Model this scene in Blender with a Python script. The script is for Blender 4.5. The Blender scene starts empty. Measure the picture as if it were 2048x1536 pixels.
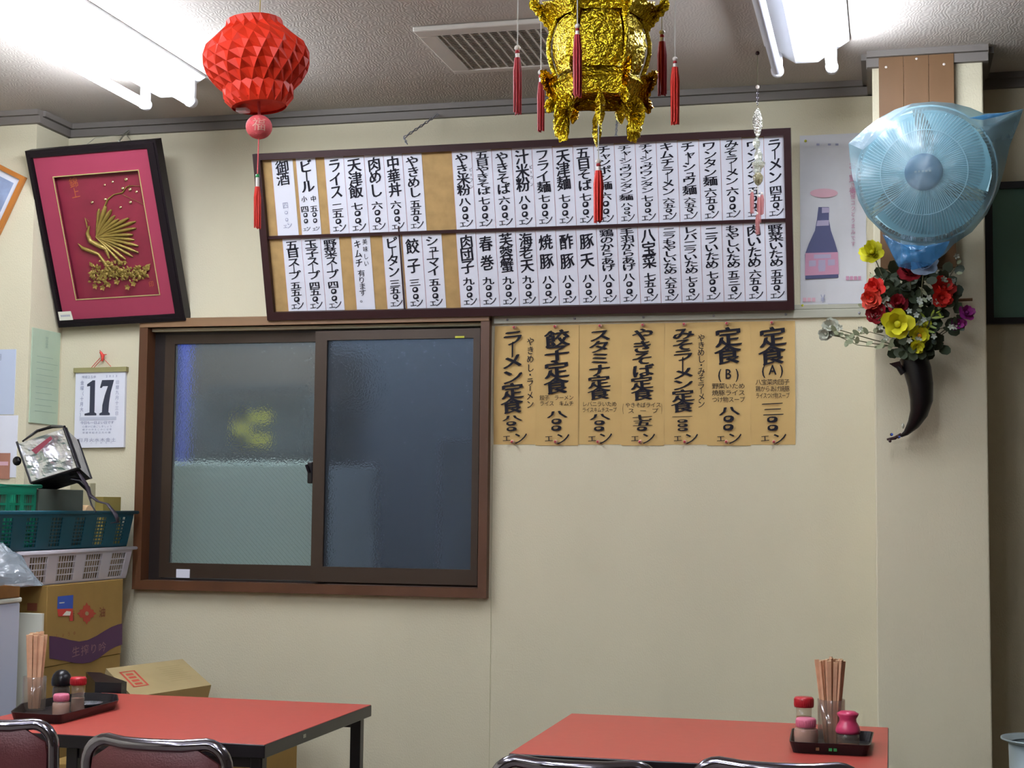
import bpy, bmesh, math, random
from mathutils import Vector, Matrix, noise
random.seed(7)
PI = math.pi
SC = bpy.context.scene
COL = SC.collection

# ---------------------------------------------------------------- camera, world, exposure
F, YAW, PITCH, ROLL, EYE = 3041.0, -.24412, .080036, .01086, 1.22
_cy, _sy, _cp, _sp = math.cos(YAW), math.sin(YAW), math.cos(PITCH), math.sin(PITCH)
FW = Vector((_sy*_cp, _cy*_cp, _sp)); _rt = Vector((_cy, -_sy, 0)); _up = _rt.cross(FW)
RT = _rt*math.cos(ROLL) + _up*math.sin(ROLL); UP = -_rt*math.sin(ROLL) + _up*math.cos(ROLL)
cam_d = bpy.data.cameras.new('camera'); cam = bpy.data.objects.new('camera', cam_d); COL.objects.link(cam)
m3 = Matrix((RT, UP, -FW)).transposed()
cam.matrix_world = Matrix.Translation((0, 0, EYE)) @ m3.to_4x4()
cam_d.sensor_width = 36; cam_d.lens = F/2048*36; cam_d.clip_start = .05
SC.camera = cam
w = bpy.data.worlds.new('world'); SC.world = w; w.use_nodes = True
w.node_tree.nodes['Background'].inputs[0].default_value = (.02, .025, .04, 1)
w.node_tree.nodes['Background'].inputs[1].default_value = .3
SC.view_settings.view_transform = 'Standard'; SC.view_settings.look = 'None'
SC.view_settings.gamma = 1; SC.view_settings.use_curve_mapping = False
SC.view_settings.exposure = 0.16
TUBE = 85.0           # strength of the fluorescent tubes
OUTSIDE = 75.0         # watts of the lane lamp behind the frosted window

def ray(a, b): return FW + RT*((a-1024)/F) - UP*((b-768)/F)
def aY(a, b, Y):      # point on the vertical plane y = Y seen at photo position (a, b)
    d = ray(a, b); d = d*(Y/d.y); d.z += EYE; return d
def aZ(a, b, Z):      # point on the level plane z = Z
    d = ray(a, b); d = d*((Z-EYE)/d.z); d.z += EYE; return d
def aX(a, b, X):      # point on the plane x = X
    d = ray(a, b); d = d*(X/d.x); d.z += EYE; return d
def aP(a, b, O, N):   # point on a free plane
    d = ray(a, b); c = Vector((0, 0, EYE)); return c + d*((O-c).dot(N)/d.dot(N))
V = Vector

# ---------------------------------------------------------------- materials
def lin(c):
    if isinstance(c, str): c = tuple(int(c[i:i+2], 16)/255 for i in (0, 2, 4))
    return tuple(x/12.92 if x <= .04045 else ((x+.055)/1.055)**2.4 for x in c) + (1,)
MATS = {}
def mat(name, col, rough=.5, metal=0, bump=0, bscale=200, var=0, vscale=5, trans=0, emit=0, coat=0, alpha=1, spec=.5, detail=2, ior=1.45, sheen=0, stretch=None, btype='noise'):
    m = bpy.data.materials.new(name); MATS[name] = m; m.use_nodes = True
    nt = m.node_tree; b = nt.nodes['Principled BSDF']; I = b.inputs
    I['Base Color'].default_value = lin(col); I['Roughness'].default_value = rough; I['Metallic'].default_value = metal
    I['Transmission Weight'].default_value = trans; I['Coat Weight'].default_value = coat; I['Alpha'].default_value = alpha
    I['Specular IOR Level'].default_value = spec; I['IOR'].default_value = ior
    if emit: I['Emission Color'].default_value = lin(col); I['Emission Strength'].default_value = emit
    if bump or var:
        tc = nt.nodes.new('ShaderNodeTexCoord'); src = tc.outputs['Object']
        if stretch:
            mp = nt.nodes.new('ShaderNodeMapping'); mp.inputs['Scale'].default_value = stretch
            nt.links.new(src, mp.inputs['Vector']); src = mp.outputs[0]
    if bump:
        if btype == 'voronoi':
            n = nt.nodes.new('ShaderNodeTexVoronoi'); out = n.outputs['Distance']
        elif btype == 'wave':
            n = nt.nodes.new('ShaderNodeTexWave'); n.inputs['Distortion'].default_value = 12; n.inputs['Detail'].default_value = 1; out = n.outputs['Fac']
        else:
            n = nt.nodes.new('ShaderNodeTexNoise'); n.inputs['Detail'].default_value = detail; out = n.outputs[0]
        n.inputs['Scale'].default_value = bscale; nt.links.new(src, n.inputs['Vector'])
        bp = nt.nodes.new('ShaderNodeBump'); bp.inputs['Strength'].default_value = min(bump, 1); bp.inputs['Distance'].default_value = .002*max(bump, 1)
        nt.links.new(out, bp.inputs['Height']); nt.links.new(bp.outputs[0], I['Normal'])
    if var:
        n = nt.nodes.new('ShaderNodeTexNoise'); n.inputs['Scale'].default_value = vscale; n.inputs['Detail'].default_value = 4
        nt.links.new(src, n.inputs['Vector'])
        r = nt.nodes.new('ShaderNodeValToRGB'); c = lin(col)
        r.color_ramp.elements[0].position = .3; r.color_ramp.elements[1].position = .7
        r.color_ramp.elements[0].color = tuple(max(0, x*(1-var)) for x in c[:3])+(1,)
        r.color_ramp.elements[1].color = tuple(min(1, x*(1+var)) for x in c[:3])+(1,)
        nt.links.new(n.outputs[0], r.inputs[0]); nt.links.new(r.outputs[0], I['Base Color'])
    return m
def film(name, col, opacity, gloss=.15, tint=None, bump=.0, bscale=30):
    """thin plastic film: partly see-through, partly milky, with a glossy skin"""
    m = bpy.data.materials.new(name); m.use_nodes = True; nt = m.node_tree
    nt.nodes.remove(nt.nodes['Principled BSDF']); out = nt.nodes['Material Output']
    t = nt.nodes.new('ShaderNodeBsdfTransparent'); t.inputs[0].default_value = lin(tint or col)
    d = nt.nodes.new('ShaderNodeBsdfDiffuse'); d.inputs[0].default_value = lin(col)
    tl = nt.nodes.new('ShaderNodeBsdfTranslucent'); tl.inputs[0].default_value = lin(col)
    a0 = nt.nodes.new('ShaderNodeMixShader'); a0.inputs[0].default_value = .4; nt.links.new(d.outputs[0], a0.inputs[1]); nt.links.new(tl.outputs[0], a0.inputs[2])
    a = nt.nodes.new('ShaderNodeMixShader'); a.inputs[0].default_value = opacity; nt.links.new(t.outputs[0], a.inputs[1]); nt.links.new(a0.outputs[0], a.inputs[2])
    g = nt.nodes.new('ShaderNodeBsdfGlossy'); g.inputs['Roughness'].default_value = gloss
    lw = nt.nodes.new('ShaderNodeLayerWeight'); lw.inputs[0].default_value = .5
    pw = nt.nodes.new('ShaderNodeMath'); pw.operation = 'POWER'; nt.links.new(lw.outputs['Facing'], pw.inputs[0]); pw.inputs[1].default_value = 3.0
    fr = nt.nodes.new('ShaderNodeMath'); fr.operation = 'MULTIPLY_ADD'; nt.links.new(pw.outputs[0], fr.inputs[0]); fr.inputs[1].default_value = .5; fr.inputs[2].default_value = .05
    b = nt.nodes.new('ShaderNodeMixShader'); nt.links.new(fr.outputs[0], b.inputs[0]); nt.links.new(a.outputs[0], b.inputs[1]); nt.links.new(g.outputs[0], b.inputs[2])
    if bump:
        tc = nt.nodes.new('ShaderNodeTexCoord'); n = nt.nodes.new('ShaderNodeTexNoise'); n.inputs['Scale'].default_value = bscale; n.inputs['Detail'].default_value = 3
        nt.links.new(tc.outputs['Object'], n.inputs['Vector'])
        bp = nt.nodes.new('ShaderNodeBump'); bp.inputs['Strength'].default_value = bump; bp.inputs['Distance'].default_value = .01
        nt.links.new(n.outputs[0], bp.inputs['Height'])
        for q in (g, d, lw): nt.links.new(bp.outputs[0], q.inputs['Normal'])
    nt.links.new(b.outputs[0], out.inputs[0]); return m

M_wall = mat('cream_wallpaper', 'cbc4aa', .85, bump=.5, bscale=260, var=.035, vscale=3, stretch=(1, 1, .6), spec=.2)
M_ceil = mat('embossed_ceiling_paper', 'b7b0a8', .85, bump=.16, bscale=30, btype='wave', spec=.2)
M_cornice = mat('grey_brown_cornice', '6c6660', .6)
M_wood = mat('brown_window_wood', '50301a', .45, bump=.3, bscale=60, var=.15, vscale=8, stretch=(1, 1, .2))
M_woodtop = mat('light_lintel_wood', '75583c', .5, var=.15, vscale=20, stretch=(.1, 1, 1))
M_alu = mat('bronze_aluminium', '382b20', .45, metal=.3)
M_alud = mat('dark_bronze', '221a18', .5, metal=.3)
M_rail = mat('grey_rail', '9c9b8c', .45, metal=.2)
M_dark = mat('dark_lacquer_wood', '2c1214', .45, spec=.4)
M_black = mat('black_plastic', '100c12', .3)
M_blackf = mat('black_picture_frame', '120a10', .45, spec=.3)
M_cork = mat('tan_board', 'a48554', .8, var=.12, vscale=30)
M_white = mat('white_paper', 'd6d8e2', .8, var=.03, vscale=12)
M_edge = mat('pink_paper_edge', 'c79aa0', .8)
M_ink = mat('black_ink', '17161f', .7, spec=.2)
M_inkg = mat('faded_ink', '8f93ab', .8)
M_kraft = mat('yellow_menu_paper', 'bb9c63', .8, var=.06, vscale=9)
M_pin = mat('red_pin_plastic', 'b0404a', .25)
M_pinc = mat('clear_pink_pin_plastic', 'c9a08c', .25)
M_chrome = mat('chrome', '8e8c9a', .10, metal=1)
M_maroon = mat('maroon_vinyl', '4c2022', .45, bump=.3, bscale=300)
M_red = mat('red_laminate', 'ac463c', .4, var=.03, vscale=40)
M_mag = mat('magenta_mat_board', '903048', .7)
M_mag2 = mat('deep_red_panel', '7c2436', .5, var=.12, vscale=10)
M_foil = mat('dull_gold_foil', '8f7a3c', .4, metal=.4, bump=1, bscale=150)
M_foilb = mat('bright_gold_foil', 'e8d8a0', .2, metal=.8)
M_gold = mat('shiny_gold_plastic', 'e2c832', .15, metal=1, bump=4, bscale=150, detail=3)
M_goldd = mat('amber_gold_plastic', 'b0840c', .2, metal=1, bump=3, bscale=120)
M_silver = mat('insulating_foil', 'f2f4fc', .3, metal=.85, bump=5, bscale=20, detail=2)
M_cardb = mat('cardboard', '93743a', .8, var=.06, vscale=14)
M_cardl = mat('pale_cardboard', '9a875e', .8, var=.05, vscale=12)
M_purple = mat('purple_print', '4e2a4c', .7)
M_pinkp = mat('pale_purple_print', '8a6468', .8)
M_redp = mat('red_print', 'a8402c', .8)
M_bluel = mat('blue_label', '2f4fa8', .6)
M_redl = mat('red_label', 'c23a30', .6)
M_teal = mat('teal_plastic', '0d4654', .4)
M_green = mat('green_plastic', '0b7558', .4)
M_dgrey = mat('dark_grey_green_card', '4a5148', .7)
M_wplas = mat('white_plastic', 'c9c4ca', .4)
M_fridge = mat('white_enamel', 'c3c8da', .35)
M_cream = mat('cream_plastic', 'd8d8c8', .5)
M_brownt = mat('brown_board', '8a5c28', .5, var=.15, vscale=20)
M_lantern = mat('red_honeycomb_paper', 'd62c0c', .55)
M_dwall = mat('dark_unseen_wall', '54463a', .7)  # dark tone given to the unseen walls to cut bounced light
M_pink = mat('pink_plush', 'd85a5e', .7, bump=.5, bscale=400)
M_tassel = mat('red_tassel_thread', '96141e', .6, bump=1, bscale=500, stretch=(1, 1, .02))
M_tasselr = mat('bright_red_tassel_thread', 'c8281a', .6, bump=1, bscale=500, stretch=(1, 1, .02))
M_cord = mat('white_cord', 'b9b4ac', .6)
M_pearl = mat('pearl_bead', 'd8d0c8', .2)
M_glass = mat('glass', 'ffffff', .05, trans=1, ior=1.3)
M_clear = film('clear_plastic', 'd8ccc0', .14, .1, tint='f6f2ee')
M_crystal = mat('crystal', 'e8ecdc', .08, trans=.75, ior=1.5, bump=2, bscale=90)
M_chop = mat('wooden_chopsticks', 'd0a482', .65, var=.1, vscale=60)
M_chopl = mat('pale_wood_end', 'dcb88c', .7)
M_tray = mat('black_lacquer_tray', '100a0e', .4)
M_capr = mat('red_cap', 'a8202a', .35)
M_capp = mat('pink_cap', 'd0708a', .4)
M_caph = mat('hot_pink_cap', 'c23c62', .3)
M_powder = mat('pinkish_white_powder', 'c09a8c', .8)
M_spice = mat('orange_spice', 'a06a30', .8)
M_fancage = mat('fan_cage_wire', 'c4d8de', .3)
M_fanblade = mat('translucent_fan_blade', '9cc0c8', .4)
M_fanhub = mat('grey_blue_fan_hub', '4f6680', .45)
M_bag = film('blue_plastic_bag', '90aeb8', .28, .32, tint='cbdde2', bump=.3, bscale=14)
M_bagw = film('white_plastic_bag', 'c4d2de', .42, .1, tint='e8f0f4', bump=1, bscale=30)
M_bagtuft = film('white_gathered_plastic', 'dfe8f4', .6, .1, bump=.6, bscale=40)
M_bagd = film('deep_blue_plastic', '4a90c8', .38, .2, tint='86bce4', bump=.6, bscale=30)
M_panelw = mat('brown_plywood', '664829', .6, bump=.2, bscale=60, var=.12, vscale=10, stretch=(1, 1, .15))
M_leaf = mat('dark_green_leaf', '36402a', .55)
M_leafp = mat('pale_sage_leaf', '8c9272', .6)
M_fred = mat('red_petal', 'cc2c22', .6)
M_fredd = mat('dark_red_petal', '8c1420', .6)
M_fcoral = mat('coral_petal', 'd8503c', .6)
M_fyel = mat('yellow_petal', 'c6c020', .6)
M_forange = mat('orange_petal', 'd88a18', .6)
M_fpur = mat('purple_petal', '7c1c66', .6)
M_fwhite = mat('white_petal', 'aeb0a0', .7)
M_stem = mat('brown_stem', '5c5c40', .6)
M_horn = mat('black_horn', '0b080b', .35, spec=.4)
M_gboard = mat('green_board', '5a8072', .55, var=.05, vscale=6)
M_metal = mat('grey_metal_bin', '9aa8ac', .35, metal=.4)
M_orange = mat('orange_wood_frame', 'ab6a2c', .5)
M_photo = mat('blue_grey_print', '8896b4', .5, var=.3, vscale=12)
M_mint = mat('pale_green_card', 'a9baa2', .7, var=.05, vscale=10)
M_poster = mat('grey_white_poster', 'bdbec2', .55, var=.07, vscale=7)
M_bnavy = mat('navy_print', '3c4066', .6)
M_blilac = mat('lilac_print', '9c94ae', .6)
M_bpink = mat('pink_print', 'b07f96', .6)
M_lpink = mat('pale_pink_print', 'c8a0ac', .7)
M_yel = mat('yellow_dot', 'b0b030', .6)
M_vent = mat('white_vent_plastic', 'c2bcb2', .5)
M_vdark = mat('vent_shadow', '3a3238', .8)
M_enamel = mat('white_lamp_enamel', 'd8dade', .4)
M_tube = mat('lit_tube', 'eef4ff', .5, emit=TUBE)
M_tubeoff = mat('unlit_tube', 'c8ccd8', .3)
M_socket = mat('grey_socket', '8c8c92', .5)
M_floor = mat('floor_vinyl', '6c6256', .6)
M_out = mat('outside_wall', '3e424a', .9)
M_outw = mat('outside_white_panel', 'd8e2da', .8)
M_outb = mat('outside_blue_pole', '2a3ca0', .7)
M_outy = mat('outside_yellow_sign', 'c8bc30', .7)
M_outbr = mat('outside_brown', '4c403a', .8)
M_outd = mat('outside_dark_box', '36444c', .8)

# frosted pane: cast glass with a fine pebble relief and faint wire lines for the left one
def frosted(name, col, rough, wire=False):
    m = mat(name, col, rough, trans=.90, ior=1.2, bump=1.0, bscale=170, spec=.4)
    return m
M_frost = frosted('frosted_glass', '8c98a4', .13)
M_frost2 = frosted('frosted_wired_glass', 'c8d4d4', .11, True)
M_wire = mat('thin_wire', '8c8c90', .5, alpha=.22)

# ---------------------------------------------------------------- mesh builder
class MB:
    def __init__(s): s.v = []; s.f = []; s.sm = []
    def add(s, vs, fs, smooth=False, M=None):
        n = len(s.v)
        s.v += [(M @ V(p)) if M is not None else V(p) for p in vs]
        for f in fs: s.f.append([i+n for i in f]); s.sm.append(smooth)
        return s
    def box(s, c, size, R=None, bev=0):
        bm = bmesh.new(); bmesh.ops.create_cube(bm, size=1)
        for v in bm.verts: v.co = V((v.co.x*size[0], v.co.y*size[1], v.co.z*size[2]))
        if bev: bmesh.ops.bevel(bm, geom=list(bm.edges), offset=min(bev, min(size)*.45), segments=2, affect='EDGES', profile=.5)
        M = Matrix.Translation(V(c)) @ (R.to_4x4() if R is not None else Matrix())
        bm.verts.index_update()
        s.add([v.co.copy() for v in bm.verts], [[v.index for v in f.verts] for f in bm.faces], False, M); bm.free(); return s
    def bb(s, a, b, bev=0):
        a, b = V(a), V(b); return s.box((a+b)/2, [abs(x) for x in (b-a)], None, bev)
    def tube(s, pts, r, n=8, closed=False, smooth=True, flat=1):
        pts = [V(p) for p in pts]; k = len(pts); rs = r if isinstance(r, (list, tuple)) else [r]*k
        vs = []; prev = None
        for i, p in enumerate(pts):
            if closed: t = pts[(i+1) % k]-pts[i-1]
            else: t = pts[min(i+1, k-1)]-pts[max(i-1, 0)]
            t.normalize()
            if prev is None:
                a = V((0, 0, 1)) if abs(t.z) < .9 else V((1, 0, 0)); u = t.cross(a).normalized()
            else:
                u = (prev - t*prev.dot(t)); u = u.normalized() if u.length > 1e-6 else t.orthogonal().normalized()
            prev = u; w_ = t.cross(u)
            for j in range(n):
                an = 2*PI*j/n; vs.append(p+(u*math.cos(an)+w_*math.sin(an)*flat)*rs[i])
        fs = []
        for i in range(k if closed else k-1):
            i2 = (i+1) % k
            for j in range(n): fs.append([i*n+j, i*n+(j+1) % n, i2*n+(j+1) % n, i2*n+j])
        s.add(vs, fs, smooth)
        if not closed: s.add(vs[:n], [list(range(n))[::-1]]); s.add(vs[-n:], [list(range(n))])
        return s
    def lathe(s, prof, M=None, n=32, smooth=True, a0=0, a1=2*PI):
        """prof: (radius, z) pairs"""
        full = abs(a1-a0-2*PI) < 1e-6; vs = []; fs = []; c = n if full else n+1
        for r, z in prof:
            for j in range(c):
                an = a0+(a1-a0)*j/n; vs.append((r*math.cos(an), r*math.sin(an), z))
        for i in range(len(prof)-1):
            for j in range(n):
                j2 = (j+1) % c; fs.append([i*c+j, i*c+j2, (i+1)*c+j2, (i+1)*c+j])
        s.add(vs, fs, smooth, M); return s
    def prism(s, pts, M, th, z0=0):
        """pts: 2D outline; M maps (x,y,z) plane coords to the world; extruded from z0 to z0+th"""
        n = len(pts); vs = [(x, y, z0) for x, y in pts]+[(x, y, z0+th) for x, y in pts]
        fs = [list(range(n))[::-1], [i+n for i in range(n)]]+[[i, (i+1) % n, (i+1) % n+n, i+n] for i in range(n)]
        return s.add(vs, fs, False, M)
    def ring(s, x0, y0, x1, y1, wd, M, th, z0=0):
        """rectangular frame of bar width wd"""
        wl, wr, wb, wt = wd if isinstance(wd, tuple) else (wd,)*4
        for a in ((x0, y0, x0+wl, y1), (x1-wr, y0, x1, y1), (x0+wl, y0, x1-wr, y0+wb), (x0+wl, y1-wt, x1-wr, y1)):
            s.prism([(a[0], a[1]), (a[2], a[1]), (a[2], a[3]), (a[0], a[3])], M, th, z0)
        return s
    def ball(s, c, r, n=12, sq=(1, 1, 1), M=None):
        c = V(c); vs = []; m = max(4, n//2)
        for i in range(m+1):
            th = PI*i/m
            for j in range(n): vs.append((c.x+r*sq[0]*math.sin(th)*math.cos(2*PI*j/n), c.y+r*sq[1]*math.sin(th)*math.sin(2*PI*j/n), c.z+r*sq[2]*math.cos(th)))
        s.add(vs, [[i*n+j, (i+1)*n+j, (i+1)*n+(j+1) % n, i*n+(j+1) % n] for i in range(m) for j in range(n)], True, M); return s
    def obj(s, name, material, parent=None, org=None):
        me = bpy.data.meshes.new(name)
        o0 = V(org) if org is not None else (ORG.get(parent.name, V((0, 0, 0))) if parent else V((0, 0, 0)))
        me.from_pydata([tuple(v-o0) for v in s.v], [], s.f); me.update()
        me.polygons.foreach_set('use_smooth', s.sm)
        if material: me.materials.append(material)
        o = bpy.data.objects.new(name, me); COL.objects.link(o)
        if parent: o.parent = parent; ORG[o.name] = o0
        else: o.location = o0; ORG[o.name] = o0
        return o
ORG = {}
def thing(name, label, cat, loc, group=None):
    o = bpy.data.objects.new(name, None); o.empty_display_size = .05; COL.objects.link(o); o.location = loc
    o['label'] = label; o['category'] = cat
    if group: o['group'] = group
    ORG[o.name] = V(loc); return o
def tag(o, label, cat, group=None, kind=None):
    o['label'] = label; o['category'] = cat
    if group: o['group'] = group
    if kind: o['kind'] = kind
    return o
def struct(o): o['kind'] = 'structure'; return o
def lab(o, l): o['label'] = l; return o
def copy_tree(o, parent=None):
    c = o.copy(); COL.objects.link(c)
    if parent: c.parent = parent
    for ch in list(o.children): copy_tree(ch, c)
    return c
def plane(O, U, W):
    """matrix whose x,y lie along U,W (W made square to U) and z faces the room"""
    U = U.normalized(); W = (W-U*W.dot(U)).normalized(); N = U.cross(W)
    m = Matrix((U, W, N)).transposed().to_4x4(); m.translation = O; return m
XW = plane(V((0, 0, 0)), V((1, 0, 0)), V((0, 0, 1)))     # wall-parallel plane, local z = -Y of the room
def wallM(Y): m = XW.copy(); m.translation = V((0, Y, 0)); return m

# ---------------------------------------------------------------- lettering
_fc = bpy.data.curves.new('lettering', 'FONT'); _fo = bpy.data.objects.new('lettering', _fc); COL.objects.link(_fo); _fc.resolution_u = 2
GL = {}
def glyph(ch, bold=.0):
    if ch not in GL:
        _fc.body = ch
        _fo.update_tag(); dg = bpy.context.evaluated_depsgraph_get(); dg.update()
        me = bpy.data.meshes.new_from_object(_fo.evaluated_get(dg))
        vs = [v.co.copy() for v in me.vertices]; fs = [list(p.vertices) for p in me.polygons]; bpy.data.meshes.remove(me)
        GL[ch] = (vs, fs)
    return GL[ch]
def put(mb, ch, cx, cy, sx, sy, M, bold=.0, rot=0, slant=.10, z=.0006, jit=.03):
    if ch in ' 　': return
    jx, jy, jr = (random.uniform(-jit, jit) for _ in range(3))
    if ch == '〇':      # brushed zero: squarish ring, thicker on its lower right
        n = 12; out = []; th = .13+bold*3.2
        for k in range(n):
            a = 2*PI*k/n+.5; r = .44*(1+.10*abs(math.sin(2*a))**.8); t_ = th*(1+.35*math.cos(a+PI/4))
            for q in (r, r-t_): out.append((cx+(q*math.cos(a)+jx)*sx, cy+(q*math.sin(a)+slant*q*math.cos(a)+jy)*sy, z))
        mb.add(out, [[2*k, 2*((k+1) % n), 2*((k+1) % n)+1, 2*k+1] for k in range(n)], False, M); return
    vs, fs = glyph(ch)
    if not vs: return
    cjk = ord(ch) > 0x2000
    if cjk: mx, my, wd = .5, .38, .92
    else:
        xs = [v.x for v in vs]; mx, my = (min(xs)+max(xs))/2, .36; wd = .75
    c, sn = math.cos(rot), math.sin(rot)
    # a slanted flat brush: copies of the stroke shifted along its edge
    d = max(0, bold)
    for i, (ox, oy) in enumerate(((0, 0),) if d < .006 else ((-d, -.55*d), (0, 0), (d, .55*d))):
        out = []
        for v in vs:
            x, y = (v.x-mx)/wd, (v.y-my)/wd
            x, y = x*c-y*sn, x*sn+y*c
            y += slant*x+jr*x; x += -.05*y*(1 if slant else 0)
            out.append((cx+(x+ox+jx)*sx, cy+(y+oy+jy)*sy, z+i*.00004))
        mb.add(out, fs, False, M)
def vtext(mb, text, cx, y0, y1, w, M, bold=.02, slant=.1, ysc=1.0):
    """a vertical line of writing from y0 (top) down to y1"""
    n = sum(.6 if c in 'ー・ャュョ' else 1 for c in text); slot = (y0-y1)/n; y = y0
    for c in text:
        k = .6 if c in 'ー・ャュョ' else 1
        h = min(slot*1.05, w*1.12); cy = y-slot*k/2
        if c in '〇○': put(mb, '〇', cx, cy, w*.60, min(slot*.86, w*.62), M, bold+.012, 0, slant)
        elif c == 'ー': put(mb, c, cx, cy, slot*.62, w*.8, M, bold+.01, -PI/2, 0)
        elif c in 'ャュョ': put(mb, c, cx+w*.1, cy, w*.9, h*.85, M, bold, 0, slant)
        else: put(mb, c, cx, cy, w, h, M, bold, 0, slant)
        y -= slot*k
def htext(mb, text, x0, x1, cy, h, M, bold=.01, slant=0, jit=.0):
    n = len(text); st = (x1-x0)/n
    for i, c in enumerate(text): put(mb, c, x0+st*(i+.5), cy, min(st*.98, h*1.3), h, M, bold, 0, slant, jit=jit)

# ================================================================ THE ROOM
D = 4.6; HC = 2.5; CB = 2.457
WX0, WX1, WZ0, WZ1 = -2.414, -1.213, .935, 1.806         # outer edge of the window frame
LX, RX, BY = -3.7, 2.4, -2.6
mb = MB()   # back wall, with the window opening left open
for a, b in (((LX, 0), (WX0+.02, HC)), ((WX1-.02, 0), (RX, HC)), ((WX0+.02, 0), (WX1-.02, WZ0+.02)), ((WX0+.02, WZ1-.02), (WX1-.02, HC))):
    mb.bb((a[0], D, a[1]), (b[0], D+.12, b[1]))
struct(mb.obj('wall_back', M_wall))
struct(MB().bb((LX-.1, BY, 0), (LX, D+.12, HC)).obj('wall_left', M_wall))
struct(MB().bb((RX, BY, 0), (RX+.1, D+.12, HC)).obj('wall_right', M_dwall))
struct(MB().bb((LX, BY-.1, 0), (RX, BY, HC)).obj('wall_front', M_dwall))
struct(MB().bb((LX, BY, -.06), (RX, D, 0)).obj('floor', M_floor))
struct(MB().bb((LX-.1, BY-.1, HC), (RX+.1, D+.12, HC+.08)).obj('ceiling', M_ceil))
# wallpaper seam under the window corner
seam = MB().bb((-1.206, D-.0012, 0), (-1.204, D, 1.41)); struct(seam.obj('trim_1', mat('seam_shade', 'b5b092', .9)))
# left pillar and right column
PX, PY = -2.718, 4.4
struct(MB().bb((LX, PY, 0), (PX, D, HC)).obj('wall_pillar_left', M_wall))
CX0, CX1, CY_ = -.040, .258, 4.31
struct(MB().bb((CX0, CY_, 0), (CX1, D, HC), .004).obj('wall_column_right', M_wall))
def cornice(name, pts):
    """stepped moulding following pts along wall faces; pts are (x, y, nx, ny) runs"""
    mb = MB()
    for (xa, ya), (xb, yb), (nx, ny) in pts:
        for dz0, dz1, out in ((0, .018, .030), (.018, .043, .016)):
            x0, x1 = sorted((xa, xb)); y0, y1 = sorted((ya, yb))
            if ny: mb.bb((x0, y0, HC-dz1), (x1, y0+ny*out, HC-dz0))
            else: mb.bb((x0, y0, HC-dz1), (x0+nx*out, y1, HC-dz0))
    return struct(mb.obj(name, M_cornice))
cornice('trim_2', [((PX, D), (CX0, D), (0, -1)), ((CX1, D), (RX, D), (0, -1))])
cornice('trim_3', [((LX, PY), (PX+.02, PY), (0, -1)), ((PX, PY), (PX, D), (1, 0))])
cornice('trim_4', [((CX0-.014, CY_), (CX1+.014, CY_), (0, -1)), ((CX1, CY_), (CX1, D), (1, 0)), ((CX0, CY_), (CX0, D), (-1, 0))])
MATS['grey_brown_cornice'] = M_cornice
# screw rail under the menu board
rz0, rz1 = 1.789, 1.826
mb = MB(); mb.bb((-1.205, D-.012, rz0), (-.045, D, rz1-.011), .002); mb.bb((-1.205, D-.008, rz1-.010), (-.045, D, rz1+.004), .001)
rail = struct(mb.obj('trim_5', M_rail))
for k in range(6):
    MB().lathe([(0, 0), (.004, 0), (.004, .002), (0, .0025)], Matrix.Translation((-1.16+k*.215, D-.012, rz0+.012)) @ Matrix.Rotation(PI/2, 4, 'X'), 10).obj('screw', M_socket, rail)

# ---- window
win = bpy.data.objects.new('window_1', None); COL.objects.link(win); win.location = (WX0, D, WZ0); struct(win); ORG['window_1'] = V((WX0, D, WZ0))
W = wallM(D)
fr = MB(); fr.ring(WX0, WZ0, WX1, WZ1, (.030, .028, .030, .010), W, .13, -.10); fr.obj('window_frame', M_wood, win)
MB().bb((WX0, D-.033, WZ1-.010), (WX1+.0, D+.02, WZ1+.020), .002).obj('lintel', M_woodtop, win)
ix0, ix1, iz0, iz1 = WX0+.03, WX1-.03, WZ0+.028, WZ1-.01
# dark outer track box
tr = MB(); tr.ring(ix0, iz0, ix1, iz1, (.045, .012, .008, .022), wallM(D), .07, -.095); tr.obj('track', M_alud, win)
mid = aY(640, 900, D).x
def sash(x0, x1, y, gm, wl, wr):
    s = MB().ring(x0, iz0+.010, x1, iz1-.020, (wl, wr, .048, .030), wallM(y), .022, 0).obj('sash', M_alu, win)
    g = MB().bb((x0+wl-.004, y-.013, iz0+.054), (x1-wr+.004, y-.009, iz1-.047)).obj('pane', gm, s)
    return s
s1 = sash(ix0+.038, mid+.016, D+.045, M_frost2, .035, .034)
s2 = sash(mid-.018, ix1-.004, D+.008, M_frost, .040, .022)
# diagonal safety wires set in the left pane
wm = MB(); gx0, gx1, gz0, gz1 = ix0+.073, mid-.02, iz0+.055, iz1-.05
k = 0
c = gx0-(gz1-gz0)
while c < gx1:
    # line going down to the right: x = c + t, z = gz1 - t
    t0 = max(0, gx0-c); t1 = min(gz1-gz0, gx1-c)
    if t1 > t0+.005: wm.tube([(c+t0, D+.0315, gz1-t0), (c+t1, D+.0315, gz1-t1)], .0004, 3)
    c += .016
o = wm.obj('wire_mesh', M_wire, s1); o['kind'] = 'stuff'
lt = MB(); lp = aY(620, 945, D+.0)
lt.bb((lp.x-.012, D+.005, lp.z-.035), (lp.x+.006, D+.022, lp.z+.035), .004); lt.tube([(lp.x-.004, D+.002, lp.z), (lp.x-.012, D-.004, lp.z+.025)], .005, 8)
lt.obj('crescent_latch', M_black, s2)
p = aY(367, 1147, D+.02); tag(MB().bb((p.x-.026, D+.0195, p.z-.014), (p.x+.022, D+.0225, p.z+.014)).obj('paper_label', M_white), 'small white paper label stuck to the bottom left of the window sash', 'label')
p = aY(925, 675, D); MB().bb((p.x-.02, D-.0150, p.z-.003), (p.x+.01, D-.0138, p.z+.003)).obj('sticker', M_yel, s2)

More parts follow.
